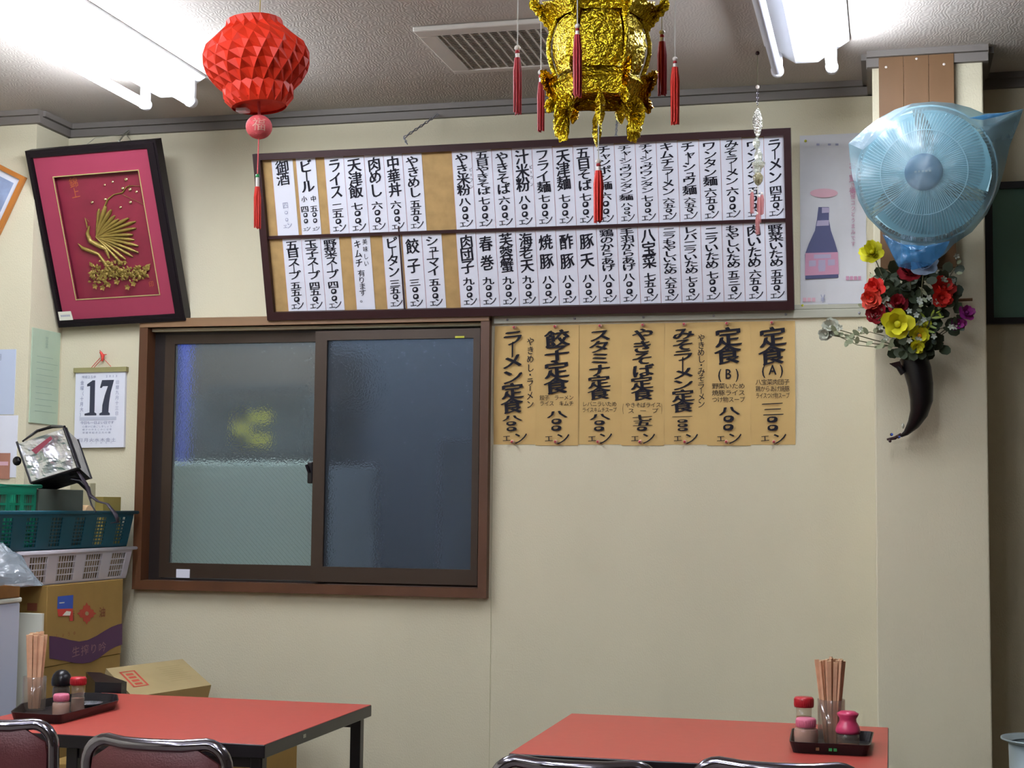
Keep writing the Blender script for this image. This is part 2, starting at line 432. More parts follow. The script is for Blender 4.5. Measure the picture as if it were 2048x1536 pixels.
# ---- the lane behind the frosted glass
def outside(px0, py0, px1, py1, Y, th=.03):
    a = aY(px0, py0, Y); b = aY(px1, py1, Y); return V((a.x, Y, b.z)), V((b.x, Y+th, a.z))
struct(MB().bb((-3.4, 5.7, -.1), (-.2, 5.8, 2.6)).obj('wall_lane', M_out))
struct(MB().bb((-3.4, 4.75, -.16), (-.2, 5.7, -.1)).obj('floor_lane', M_out))
a, b = outside(340, 925, 490, 1190, 4.86); a.z = -.1; tag(MB().bb(a, b, .004).obj('white_board', M_outw), 'blurred pale panel behind the left pane, left half', 'panel')
a, b = outside(494, 925, 640, 1190, 4.86); a.z = -.1; tag(MB().bb(a, b, .004).obj('white_board', M_outw), 'blurred pale panel behind the left pane, next to the latch', 'panel')
a, b = outside(326, 690, 373, 905, 4.9); p = (a+b)/2
tag(MB().tube([(p.x, 4.95, -.1), (p.x, 4.95, b.z+.1)], .028, 16).obj('blue_pole', M_outb), 'blurred blue pole outside behind the upper left of the window', 'pole')
mb = MB(); a, b = outside(410, 795, 612, 915, 5.0, .25); mb.bb(a, b, .01); mb.bb((a.x, 5.2, -.1), (a.x+.04, 5.25, a.z)); mb.bb((b.x-.04, 5.2, -.1), (b.x, 5.25, a.z)); box_o = tag(mb.obj('outdoor_unit', M_outd), 'blurred grey outdoor box behind the left pane bearing a yellow sign', 'unit')
a, b = outside(412, 770, 610, 785, 4.98, .05); MB().bb(a, b).obj('cover_strip', M_out, box_o)
a, b = outside(465, 823, 535, 890, 4.975, .01); sg = MB(); w3 = b.x-a.x; h3 = b.z-a.z
sg.bb((a.x, 4.985, a.z), (a.x+w3*.45, 4.995, b.z)); sg.bb((a.x, 4.985, b.z-h3*.33), (b.x, 4.995, b.z)); sg.bb((a.x, 4.985, a.z), (b.x, 4.995, a.z+h3*.33))
sg.obj('yellow_emblem', M_outy, box_o)
a, b = outside(385, 690, 640, 790, 5.2, .5); tag(MB().bb(a, b).obj('brown_awning', M_outbr), 'blurred brown awning at the top behind the left pane', 'awning')
a, b = outside(660, 930, 745, 1190, 4.88, .04); a.z = -.1; tag(MB().bb(a, b).obj('grey_post', mat('outside_grey', 'c8ccd4', .8)), 'blurred grey post behind the lower left of the right pane', 'post')
a, b = outside(880, 880, 975, 1190, 4.88, .04); a.z = -.1; tag(MB().bb(a, b).obj('grey_board', mat('outside_grey2', '9a9eaa', .8)), 'blurred dark grey panel behind the lower right of the right pane', 'panel')
ld = bpy.data.lights.new('lane_lamp', 'AREA'); ld.energy = OUTSIDE; ld.size = .5; ld.color = (.75, .88, 1)
lo = bpy.data.objects.new('lane_lamp', ld); COL.objects.link(lo); lo.location = (-1.9, 4.95, 2.75); lo.rotation_euler = (.35, 0, 0)

# ================================================================ CEILING LIGHTS AND VENT
def light_fixture(label, xc, y_end, length, tubes=((-.06, True), (.06, True)), half=.115, group='twin tube ceiling fixtures'):
    t = thing('ceiling_light', label, 'light', (xc, y_end, HC), group)
    y0, y1 = y_end-length, y_end+.02
    # trapezoid body: wide at the ceiling, narrow ridge below
    body = MB(); prof = [(-half, 0), (half, 0), (half, -.008), (.030, -.062), (-.030, -.062), (-half, -.008)]
    vs = [(xc+x, y0, HC+z) for x, z in prof]+[(xc+x, y1, HC+z) for x, z in prof]
    body.add(vs, [[0, 1, 2, 3, 4, 5], [11, 10, 9, 8, 7, 6]]+[[i, i+6, (i+1) % 6+6, (i+1) % 6] for i in range(6)])
    body.obj('reflector', M_enamel, t)
    for dx, on in tubes:
        z = HC-.085 if on else HC-.085
        MB().tube([(xc+dx, y0+.035, z), (xc+dx, y1-.03, z)], .0145, 14).obj('tube', M_tube if on else M_tubeoff, t)
        for yy in (y0+.02, y1-.02):
            s = MB(); s.bb((xc+dx-.014, yy-.009, z-.006), (xc+dx+.014, yy+.009, HC-.02), .003)
            s.lathe([(0, -.011), (.0175, -.011), (.0175, .011), (0, .011)], Matrix.Translation((xc+dx, yy, z)) @ Matrix.Rotation(PI/2, 4, 'X'), 16)
            s.obj('socket', M_enamel, t)
    return t
light_fixture('bright twin tube ceiling light at upper left beside the red honeycomb lantern', -2.10, 4.10, 1.22, ((-.07, True), (.08, True)))
light_fixture('ceiling light at upper right above the bagged fan with its left tube out', -.212, 4.13, 1.22, ((-.078, False), (.068, True)))
for x, y, l_ in ((-2.10, 1.9, 'twin tube ceiling light in line with the upper left one, halfway to the viewer'), (-1.1, 1.9, 'twin tube ceiling light in the middle of the room, above the viewer'),
               (-2.10, -.2, 'twin tube ceiling light behind the viewer on the left side of the room'), (-.9, -.2, 'twin tube ceiling light straight behind the viewer')):
    light_fixture(l_, x, y, 1.22)

vz = HC
c4 = [aZ(825, 52, HC), aZ(1085, 35, HC), aZ(912, 138, HC)]
vx0, vx1, vy0, vy1 = c4[0].x, -.79, c4[0].y, c4[2].y
v = thing('ceiling_vent', 'white louvred ceiling vent between the red and gold lanterns', 'vent', ((vx0+vx1)/2, (vy0+vy1)/2, HC))
mb = MB(); g = .052
for a, b in (((vx0, vy0), (vx1, vy0+g)), ((vx0, vy1-g*.6), (vx1, vy1)), ((vx0, vy0+g), (vx0+g, vy1-g*.6)), ((vx1-g, vy0+g), (vx1, vy1-g*.6))):
    mb.bb((a[0], a[1], HC-.016), (b[0], b[1], HC-.001), .004)
mb.obj('vent_frame', M_vent, v)
MB().bb((vx0+g, vy0+g, HC-.002), (vx1-g, vy1-g*.6, HC-.0005)).obj('vent_shade_sheet', M_vdark, v)  # dark sheet stands in for the shade behind the slats
n = 13
for i in range(n):
    x = vx0+g+(vx1-vx0-2*g)*(i+.5)/n
    MB().bb((x-.0022, vy0+g, HC-.014), (x+.0022, vy1-g*.6, HC-.004)).obj('slat', M_vent, v)
cr = MB()
for i in range(24):
    y = vy0+g+(vy1-vy0-1.6*g)*(i+.5)/24
    cr.bb((vx0+g, y-.0012, HC-.012), (vx1-g, y+.0012, HC-.010))
o = cr.obj('cross_slat', M_vent, v); o['kind'] = 'stuff'

# ================================================================ BIG MENU BOARD (leans out at the top, hung on chains)
YB, YT = 4.57, 4.42
q = [aY(540, 637, YB), aY(1587, 622, YB), aY(505, 305, YT), aY(1583, 259, YT)]
bx0, bx1 = (q[0].x+q[2].x)/2, (q[1].x+q[3].x)/2; zb = (q[0].z+q[1].z)/2; zt = (q[2].z+q[3].z)/2
MBm = plane(V((bx0, YB, zb)), V((1, 0, 0)), V((0, YT-YB, zt-zb))); BWd = bx1-bx0; BHt = math.hypot(YT-YB, zt-zb)
MBi = MBm.inverted(); BN = MBm.to_3x3() @ V((0, 0, 1))
def bl(px, py): l = MBi @ aP(px, py, MBm.translation, BN); return l.x, l.y
board = thing('menu_board', 'long dark framed board of white paper menu strips above the window', 'menu board', MBm.translation)
MB().ring(0, 0, BWd, BHt, (.024, .020, .026, .020), MBm, .030, -.018).obj('frame', M_dark, board)
MB().prism([(.015, .015), (BWd-.015, .015), (BWd-.015, BHt-.015), (.015, BHt-.015)], MBm, .008, -.014).obj('backing', M_cork, board)
dv0 = bl(530, 470)[1]; dv1 = bl(1575, 446)[1]
ym = (dv0+dv1)/2
MB().prism([(.02, ym-.005), (BWd-.018, ym-.005), (BWd-.018, ym+.005), (.02, ym+.005)], MBm, .010, -.006).obj('divider', M_dark, board)
MB().prism([(BWd*.0, 0), (.004, 0), (.004, ym), (0, ym)], MBm @ Matrix.Translation((bl(801.5, 540)[0], .022, 0)), .004, -.006).obj('joint', M_dark, board)
top_row = [  # photo x of left and right edge at the strip's upper end (y=320), name, price
 (541, 584, '御酒', 1), (590, 630, 'ビール', 2), (647, 686, 'ライス', '二五〇'), (686, 727, '天津飯', '七〇〇'), (727, 766, '肉めし', '六〇〇'),
 (766, 804, '中華丼', '六〇〇'), (804, 843, 'やきめし', '五五〇')]
names = ['やき米粉', '五目やきそば', 'やきそば', '汁米粉', 'フライ麺', '天津麺', '五目そば', 'チャンポン麺', 'チャーシュウワンタン麺', 'チャーシュウワンタン', 'キムチラーメン',
         'チャーシュウ麺', 'ワンタン麺', 'みそラーメン', 'ワンタン', 'ラーメン']
prices = ['八〇〇', '七〇〇', '六〇〇', '八〇〇', '七〇〇', '七〇〇', '七〇〇', '六〇〇', '八〇〇', '七〇〇', '六五〇', '六五〇', '六五〇', '六〇〇', '五〇〇', '四五〇']
xl, xr = bl(903, 320)[0], bl(1571, 300)[0]
top_row = [(bl(a, 320)[0], bl(b, 320)[0], nm, pr) for a, b, nm, pr in top_row]
for i in range(16): top_row.append((xl+(xr-xl)*i/16, xl+(xr-xl)*(i+1)/16, names[i], prices[i]))
bot_row = [(565, 603, '五目スープ', '五五〇'), (603, 641, '玉子スープ', '四五〇'), (641, 679, '野菜スープ', '四〇〇'), (703, 741, 'キムチ', 3), (765, 802, 'ピータン', '三五〇'),
           (805, 844, '餃子', '三〇〇'), (844, 884, 'シューマイ', '五〇〇')]
bot_row = [(bl(a, 500)[0], bl(b, 500)[0], nm, pr) for a, b, nm, pr in bot_row]
names = ['肉団子', '春巻', '芙蓉蟹', '海老天', '焼豚', '酢豚', '豚天', '鶏のからあげ', '手羽からあげ', '八宝菜', 'ニラもやしいため', 'レバニラいため', 'ニラいため', 'もやしいため', '肉いため', '野菜いため']
prices = ['九〇〇', '九〇〇', '九〇〇', '九〇〇', '八〇〇', '八〇〇', '八〇〇', '八〇〇', '八〇〇', '七五〇', '六五〇', '七〇〇', '七〇〇', '五三〇', '六五〇', '五五〇']
xl = bl(913, 500)[0]; xr = bl(1573, 480)[0]
for i in range(16): bot_row.append((xl+(xr-xl)*i/16, xl+(xr-xl)*(i+1)/16, names[i], prices[i]))
def strip(x0, x1, y0, y1, nm, pr, z):
    hh = y1-y0; ww = x1-x0
    s = MB().prism([(x0, y0), (x1, y0), (x1, y1), (x0, y1)], MBm, .0012, z).obj('paper_strip', M_white, board)
    price = {1: '四〇〇', 2: '五〇〇', 3: ''}.get(pr, pr)
    lab(s, 'white paper strip reading '+nm+(' '+price+'エン' if price else ''))
    e = MB().prism([(x0, y0), (x0+.0009, y0), (x0+.0009, y1), (x0, y1)], MBm, .0004, z+.0012); e.obj('paper_edge', M_edge, s)
    t = MB(); L = z+.0016; Mz = MBm @ Matrix.Translation((0, 0, L)); cx = (x0+x1)/2; cw = ww*.66
    yt = y1-hh*(.02 if len(nm) > 5 else .03); Y = lambda f: y1-hh*f
    def yen(x=cx, wd=ww, y=Y(.935)):
        put(t, 'エ', x-wd*.16, y, wd*.34, wd*.30, Mz, .012, 0, .1); put(t, 'ン', x+wd*.17, y+wd*.08, wd*.42, wd*.42, Mz, .018, 0, .25)
    if isinstance(pr, str):
        ys = .60 if len(nm) < 7 else .70
        ys = {11: .74, 10: .66}.get(len(nm), ys)
        if nm.endswith('いため') and len(nm) > 6: ys = .66
        vtext(t, nm, cx, yt, Y(ys-.035 if len(nm) > 3 else ys-.06), cw, Mz, .026)
        vtext(t, price, cx, Y(ys), Y(.885), cw*.86, Mz, .024)
        yen()
        if '米粉' in nm: vtext(t, 'ビーフン', cx+ww*.42, Y(.2), Y(.5), ww*.16, Mz, .0)
        t.obj('lettering', M_ink, s)
    elif pr == 1:
        vtext(t, nm, cx, Y(.01), Y(.33), cw*.9, Mz, .02); t.obj('lettering', M_ink, s)
        t = MB(); vtext(t, '四〇〇', cx, Y(.55), Y(.84), cw*.4, Mz, 0); yen(cx, ww*.6, Y(.88)); lab(t.obj('lettering', M_inkg, s), 'faded grey price lettering')
    elif pr == 2:
        vtext(t, nm, cx, Y(.03), Y(.44), cw, Mz, .035)
        for dx, a, b in ((-.23, '小', '四〇〇'), (.24, '中', '五〇〇')):
            put(t, a, cx+ww*dx, Y(.53), ww*.28, ww*.28, Mz, .02); vtext(t, b, cx+ww*dx, Y(.62), Y(.86), ww*.4, Mz, .02); yen(cx+ww*dx, ww*.55, Y(.93))
        t.obj('lettering', M_ink, s)
    else:
        vtext(t, nm, cx-ww*.18, Y(.04), Y(.42), ww*.38, Mz, .02); vtext(t, '有ります。', cx-ww*.1, Y(.46), Y(.9), ww*.38, Mz, -.002); vtext(t, '美味しい', cx+ww*.22, Y(.03), Y(.42), ww*.26, Mz, -.004)
        t.obj('lettering', M_ink, s)
yt0, yt1 = ym+.005, BHt-.021
for i, (x0, x1, nm, pr) in enumerate(top_row): strip(x0+.0004, x1-.0004, yt0, yt1-.002*(i % 3 == 0), nm, pr, -.006+.0005*(i % 2))
for i, (x0, x1, nm, pr) in enumerate(bot_row): strip(x0+.0004, x1-.0004, .027, ym-.0055, nm, pr, -.006+.0005*(i % 2))
# hanging chains
def chain(label, pts, r=.0016, link=.013, sag=0):
    t = thing('hanging_chain', label, 'chain', pts[0]); L = 0; pts = [V(p) for p in pts]; k = 0; tw = 0
    for a, b in zip(pts, pts[1:]):
        d = b-a; n = max(1, int(d.length/link)); d.normalize(); u = d.orthogonal().normalized(); w_ = d.cross(u)
        for i in range(n):
            c = a+(b-a)*((i+.5)/n); s, t2 = (u, w_) if k % 2 else (w_, u); k += 1
            MB().tube([c+d*(link*.62*math.cos(x))+s*(link*.26*math.sin(x)) for x in [2*PI*j/10 for j in range(10)]], r, 5, True).obj('link', M_socket, t)
    return t
p0 = MBm @ V((bl(812, 293)[0], BHt+.0, 0))
chain('small metal chain from the menu board up to the cornice near its left', [aY(814, 288, YT-.005), aY(808, 275, 4.46), aY(876, 229, 4.575)])
chain('short metal chain holding the menu board behind the gold lantern', [aY(1232, 274, YT-.005), aY(1233, 252, 4.46), aY(1238, 222, 4.575)])

# ================================================================ SEVEN YELLOW SET-MEAL SHEETS
xs = [988, 1072, 1157, 1243, 1328, 1414, 1501, 1590]
sheets = [('ラーメン定食', '八〇〇', 'v', 'やきめし・ラーメン', 'ramen set meal'), ('餃子定食', '八〇〇', 'h', ['餃子　ラーメン', 'ライス　キムチ'], 'gyoza set meal'),
 ('スタミナ定食', '八〇〇', 'h', ['レバニラいため', 'ライスキムチスープ'], 'stamina set meal'), ('やきそば定食', '七五〇', 'h', ['やきそばライス', 'スープ'], 'yakisoba set meal'),
 ('みそラーメン定食', '一〇〇〇', 'v', 'やきめし・みそラーメン', 'miso ramen set meal'), ('定食', '八〇〇', 'B', ['野菜いため', '焼豚ライス', 'つけ物スープ'], 'set meal B'), ('定食', '一二〇〇', 'A', ['八宝菜肉団子', '鶏からあげ焼豚', 'ライスつけ物スープ'], 'set meal A')]
sz0, sz1 = 1.411, 1.783
for i, (nm, pr, kind, small, en) in enumerate(sheets):
    x0, x1 = aY(xs[i], 770, D).x, aY(xs[i+1], 770, D).x; ww = x1-x0; hh = sz1-sz0; cx = (x0+x1)/2; zj = .0012*(i % 2)
    t = thing('menu_sheet', 'tan paper sheet for %s priced %sエン, pinned under the rail' % (en, pr), 'menu sheet', (cx, D, sz0), 'tan set meal sheets pinned in a row')
    Wm = wallM(D-.001-zj)
    # slightly bowed paper
    mb = MB(); N = 8; vs = []; nz = 14
    for b in range(nz+1):
        for a in range(N+1):
            u, v_ = a/N, b/nz
            bow = .0035*abs(math.sin(v_*PI))*(math.cos(u*2*PI+i)*.5+.5)
            vs.append((x0+ww*u+.0008, sz0-.003*(i % 2)*(1-v_)+hh*v_, bow))
    mb.add(vs, [[b*(N+1)+a, b*(N+1)+a+1, (b+1)*(N+1)+a+1, (b+1)*(N+1)+a] for b in range(nz) for a in range(N)], True, Wm)
    paper = mb.obj('paper', M_kraft, t)
    q = MB(); Wq = Wm @ Matrix.Translation((0, 0, .0045)); Y = lambda f: sz1-hh*f
    if kind in 'vh':
        big = ww*.53; c2 = cx-ww*.06 if kind == 'v' else cx
        end = .735 if kind == 'v' else .57
        if nm.startswith('ス'): end = .625
        if nm.startswith('やき'): end = .635
        vtext(q, nm, c2, Y(.045), Y(end), big*(1.05 if len(nm) < 5 else .95), Wq, .036, .14)
        p0_ = {'v': .755, 'h': .72}[kind]
        if nm.startswith('やき'): p0_ = .72
        if kind == 'v': vtext(q, small, cx+ww*.37, Y(.1), Y(.70), ww*.17, Wq, .012)
        else:
            for k, ln in enumerate(small): htext(q, ln, x0+ww*.1, x1-ww*(.1 if nm[0] != 'や' else .06), Y(end+.04+.048*k), hh*.042, Wq, .004)
            if nm[0] == 'や': q.v and htext(q, '(', x0+ww*.02, x0+ww*.08, Y(end+.06), hh*.07, Wq); htext(q, ')', x1-ww*.07, x1-ww*.02, Y(end+.06), hh*.07, Wq)
        p0_ = max(p0_, end+.01 if kind == 'v' else end+.12)
        vtext(q, pr, c2, Y(p0_), Y(.895), big*.85, Wq, .03)
    else:
        vtext(q, nm, cx, Y(.05), Y(.345), big*1.1 if i else big, Wq, .034, .14)
        yb = .425 if kind == 'B' else .395
        htext(q, '('+kind+')', cx-ww*.3, cx+ww*.3, Y(yb), hh*.085, Wq, .02)
        for k, ln in enumerate(small): htext(q, ln, x0+ww*.12, x1-ww*.12, Y(yb+.1+.055*k), hh*.046, Wq, .004)
        vtext(q, pr, cx, Y(.69 if kind == 'B' else .64), Y(.895), big*.85, Wq, .03)
    put(q, 'エ', cx-ww*.17, Y(.95), ww*.2, ww*.16, Wq, .01, 0, .1); put(q, 'ン', cx+ww*.15, Y(.943), ww*.34, ww*.28, Wq, .014, 0, .25)
    q.obj('lettering', M_ink, paper)
    for zz in (sz1-.006, sz0+.008):
        Mp = Matrix.Translation((cx+random.uniform(-.008, .006), D-.006, zz)) @ Matrix.Rotation(PI/2, 4, 'X')
        pn = MB().lathe([(0, 0), (.0062, 0), (.0062, .0015), (.003, .003), (.003, .009), (.0045, .0105), (.0045, .0125), (0, .013)], Mp, 14).obj('push_pin', M_pinc, t)
        MB().lathe([(0, .0131), (.0036, .0131), (.003, .0145), (0, .015)], Mp, 10).obj('pin_head', M_pin, pn)

# ================================================================ GOLD PEACOCK PICTURE (leans out at the top)
q0, q1, q2, q3 = aY(112, 657, 4.56), aY(368, 640, 4.56), aY(48, 301, 4.34), aY(325, 280, 4.35)
uu = ((q1-q0)+(q3-q2))/2; vv = ((q2-q0)+(q3-q1))/2
PM = plane((q0+q1+q2+q3)/4-uu/2-vv/2, uu, vv); PW, PH = uu.length-.016, vv.length
PM = PM @ Matrix.Translation((.016, 0, 0))
PI_ = PM.inverted(); PN = PM.to_3x3() @ V((0, 0, 1))
def pl(px, py): l = PI_ @ aP(px, py, PM.translation, PN); return l.x, l.y
pic = thing('framed_picture', 'black framed gold foil peacock picture on magenta, hanging left of the menu board', 'picture', PM.translation)
MB().ring(0, 0, PW, PH, (.016, .034, .024, .024), PM, .045, -.045).obj('frame', M_blackf, pic)
MB().ring(.008, .008, PW-.008, PH-.008, (.006, .012, .006, .006), PM, .003, 0).obj('frame_bead', M_blackf, pic)
a0, a1 = pl(105, 354), pl(275, 343); b0, b1 = pl(150, 597), pl(317, 592)
wx0, wx1, wy0, wy1 = (a0[0]+b0[0])/2, (a1[0]+b1[0])/2, (b0[1]+b1[1])/2, (a0[1]+a1[1])/2
MB().ring(.02, .02, PW-.03, PH-.02, (wx0-.02, PW-.03-wx1, wy0-.02, PH-.02-wy1), PM, .004, -.012).obj('mat_board', M_mag, pic)
MB().ring(wx0-.003, wy0-.003, wx1+.003, wy1+.003, .0032, PM, .003, -.009).obj('gold_fillet', M_foilb, pic)
MB().prism([(wx0-.004, wy0-.004), (wx1+.004, wy0-.004), (wx1+.004, wy1+.004), (wx0-.004, wy1+.004)], PM, .003, -.034).obj('panel', M_mag2, pic)
MB().prism([(.03, .025), (PW-.04, .025), (PW-.04, PH-.03), (.03, PH-.03)], PM, .004, -.042).obj('back_board', M_mag2, pic)
R3 = PM.to_3x3()
def relief(mb, pts, r, z=-.028, flat=.6):   # soft raised strip through photo-measured points
    P = [PM @ V((*pl(*p), z)) for p in pts]; mb.tube(P, r, 6, flat=flat)
bird = MB()
cxp = (185, 478)
# fan of tail feathers
for k in range(15):
    an = math.radians(86-k*9.5); L = 74+8*math.sin(k*1.3)+(8 if k > 4 else 0)
    pts = [(cxp[0]+L*f*math.cos(an), cxp[1]-L*.86*f*math.sin(an)+6*f*f) for f in (0, .3, .6, .85, 1)]
    relief(bird, pts, [.004, .0075, .0085, .0095, .004], -.029+.0018*(k % 3))
relief(bird, [(172, 455), (168, 470), (174, 485), (192, 494), (205, 500), (212, 520)], [.003, .007, .009, .010, .008, .003], -.024, .8)   # body
relief(bird, [(163, 438), (166, 448), (168, 458)], [.0015, .004, .003], -.024); relief(bird, [(166, 440), (172, 446)], .0012, -.022)
bird.obj('peacock', M_foil, pic)
br = MB()
relief(br, [(148, 490), (158, 500), (172, 505), (190, 512), (203, 530), (215, 545), (228, 562)], [.002, .010, .012, .009, .010, .008, .006], -.027)
relief(br, [(200, 420), (208, 402), (220, 392), (238, 388), (246, 376), (258, 374), (274, 375)], [.004, .004, .003, .003, .0025, .0015, .001], -.027)
relief(br, [(236, 391), (250, 398), (268, 406), (284, 414)], .0010, -.027); relief(br, [(236, 388), (244, 380), (252, 372)], .0014, -.027)
br.obj('branch', M_foil, pic)
for (x, y, r) in ((245, 361, 4.2), (238, 379, 3.6), (253, 381, 3.8), (266, 386, 3), (218, 366, 3), (202, 372, 2.6), (203, 401, 3.2), (177, 407, 3.4), (234, 417, 3.2), (254, 407, 3.6)):
    c = PM @ V((*pl(x, y), -.026)); MB().ball(c, r*.0016, 10, (1, .5, .8)).obj('blossom', M_foilb, pic)
lf = MB()
for k in range(230):
    x = random.uniform(172, 290); y = random.gauss(0, 1)*9+548+(.0009*(x-230)**2); 
    if x > 270: y = random.uniform(535, 560)
    lx, ly = pl(x, min(y, 580)); an = random.uniform(0, 2*PI); L = random.uniform(.009, .018)
    c = PM @ V((lx, ly, -.029+random.uniform(0, .012))); d = R3 @ V((math.cos(an), math.sin(an), random.uniform(-.3, .5)))
    s = R3 @ V((-math.sin(an), math.cos(an), 0))*L*.38; n_ = R3 @ V((0, 0, 1))*L*.12
    lf.add([c-d*L*.6, c+s, c+d*L*.6, c-s, c+n_], [[0, 4, 1], [1, 4, 2], [2, 4, 3], [3, 4, 0]], False)
for (x, y) in ((185, 575), (200, 578), (250, 577), (262, 570), (228, 566), (212, 572)):
    lx, ly = pl(x, y)
    for k in range(5):
        an = k*1.256; c = PM @ V((lx, ly, -.02)); d = R3 @ V((math.cos(an), math.sin(an), .3)); s = R3 @ V((-math.sin(an), math.cos(an), 0))*.004
        lf.add([c, c+d*.006+s, c+d*.011, c+d*.006-s], [[0, 1, 2, 3]], False)
o = lf.obj('leaf_cluster', M_foil, pic); o['kind'] = 'stuff'
tx = MB(); Pq = PM @ Matrix.Translation((0, 0, -.0305)); lx, ly = pl(140, 378)
vtext(tx, '錦上', lx, ly+.035, ly-.035, .03, Pq, -.002); lx, ly = pl(295, 572); vtext(tx, '印', lx, ly+.01, ly-.01, .018, Pq, 0)
tx.obj('gold_characters', mat('orange_gold_print', 'a85a2c', .5), pic)
lx, ly = pl(122, 637); MB().prism([(lx-.004, ly-.006), (lx+.046, ly-.006), (lx+.043, ly+.024), (lx-.004, ly+.024)], PM, .001, .0035).obj('name_tag', M_cream, pic)
t = MB(); 
for k in range(7): t.prism([(lx+.004+k*.005, ly+.006), (lx+.007+k*.005, ly+.006), (lx+.007+k*.005, ly+.013), (lx+.004+k*.005, ly+.013)], PM, .0003, .0046)
t.obj('tag_print', M_inkg, pic)
h0 = aY(238, 283, 4.38); MB().tube([h0, aY(246, 272, 4.5), aY(258, 262, 4.585), aY(262, 270, 4.595)], .003, 6).obj('hanging_hook', M_rail, pic)
MB().tube([PM @ V((.06, PH-.08, -.046)), aY(190, 276, 4.50), aY(252, 268, 4.59), PM @ V((PW-.06, PH-.08, -.046))], .0012, 5).obj('hanging_wire', M_rail, pic)

# ================================================================ POSTER, CALENDAR, CARDS, PICTURE CORNER
p0, p1 = aY(1601, 272, D), aY(1735, 617, D)
t = thing('poster', 'faded poster with a dark bottle, pinned between the menu board and the column', 'poster', ((p0.x+p1.x)/2, D, p1.z))
mb = MB(); nx_, nz_ = 14, 30; vs = []
for b in range(nz_+1):
    for a in range(nx_+1):
        x = p0.x-.002+(p1.x-p0.x)*a/nx_; z = p1.z+(p0.z-p1.z)*b/nz_
        vs.append((x, z, .0012+.003*noise.noise(V((x*25, z*14, 3)))+(.002 if abs(z-(p0.z+p1.z)/2) < .01 else 0)+.001))
mb.add(vs, [[b*(nx_+1)+a, b*(nx_+1)+a+1, (b+1)*(nx_+1)+a+1, (b+1)*(nx_+1)+a] for b in range(nz_) for a in range(nx_)], True, wallM(D-.001))
paper = mb.obj('paper', M_poster, t)
Wp = wallM(D-.0065)
def wp(x, y): l = aY(x, y, D); return l.x, l.z
def wpoly(mb, pts, M=Wp, z=0, th=.0003): mb.prism([wp(*p) for p in pts][::-1], M, th, z); return mb
prof = [(1637, 415), (1658, 415), (1658, 440), (1662, 462), (1670, 485), (1676, 506), (1677, 556), (1611, 559), (1610, 510), (1618, 488), (1630, 462), (1634, 440)]
wpoly(MB(), prof).obj('bottle_print', M_bnavy, paper)
wpoly(MB(), [(1611, 507), (1676, 505), (1678, 549), (1610, 552)], z=.0004).obj('bottle_label', M_bpink, paper)
wpoly(MB(), [(1628, 510), (1662, 509), (1662, 517), (1628, 518)], z=.0008).obj('label_panel', M_blilac, paper)
for (x, y) in ((1618, 522), (1637, 521), (1656, 520)): wpoly(MB(), [(x, y), (x+14, y-.5), (x+14, y+11), (x, y+12)], z=.0008).obj('label_panel', M_blilac, paper)
for q_, z_, n_ in (([(1636, 533), (1652, 532), (1650, 543), (1638, 544)], .0008, 'label_panel'), ([(1635, 442), (1658, 441), (1658, 452), (1633, 453)], .0005, 'neck_band'), ([(1644, 416), (1659, 416), (1659, 426), (1644, 427)], .0005, 'bottle_cap_print')): wpoly(MB(), q_, z=z_).obj(n_, M_blilac, paper)
t3 = MB(); cx_ = wp(1706, 400)[0]; vtext(t3, 'おいしさ自慢コクとうまみです', cx_, wp(0, 402)[1], wp(0, 545)[1], .013, Wp, .01, 0)
vtext(t3, 'お買得', wp(1708, 0)[0] if False else cx_-.001, wp(1700, 320)[1], wp(1700, 395)[1], .02, Wp, .01, 0)
t3.obj('lettering', M_bpink, paper)
for k in range(4): wpoly(MB(), [(1692+k*8, 553), (1698+k*8, 553), (1698+k*8, 561), (1692+k*8, 561)]).obj('pink_mark', M_bpink, paper)
t4 = MB()
wpoly(MB(), [(1648+28*math.cos(x), 387+9*math.sin(x)) for x in [-2*PI*j/20 for j in range(20)]]).obj('pink_oval', M_lpink, paper)
for k in range(3): wpoly(MB(), [(1606+k*9, 596), (1613+k*9, 596), (1613+k*9, 604), (1606+k*9, 604)]).obj('pink_mark', M_lpink, paper)
t5 = MB(); put(t5, '¥', *wp(1646, 598), .018, .026, Wp, .0, 0, 0, jit=0)
wpoly(MB(), [(1656, 608), (1735, 607), (1735, 608.5), (1656, 609.5)]).obj('fine_print_line', M_inkg, paper)
for x in (1633, 1656, 1671): wpoly(MB(), [(x, 288), (x+6, 288), (x+6, 292), (x, 292)]).obj('grey_mark', M_inkg, paper)
t5.obj('lettering', M_inkg, paper)
for x, y in ((1611, 282), (1605, 611)):
    p = aY(x, y, D-.006); MB().lathe([(0, 0), (.0042, 0), (.0036, .003), (0, .0035)], Matrix.Translation((p.x, D-.006, p.z)) @ Matrix.Rotation(PI/2, 4, 'X'), 12).obj('push_pin', M_yel, t)

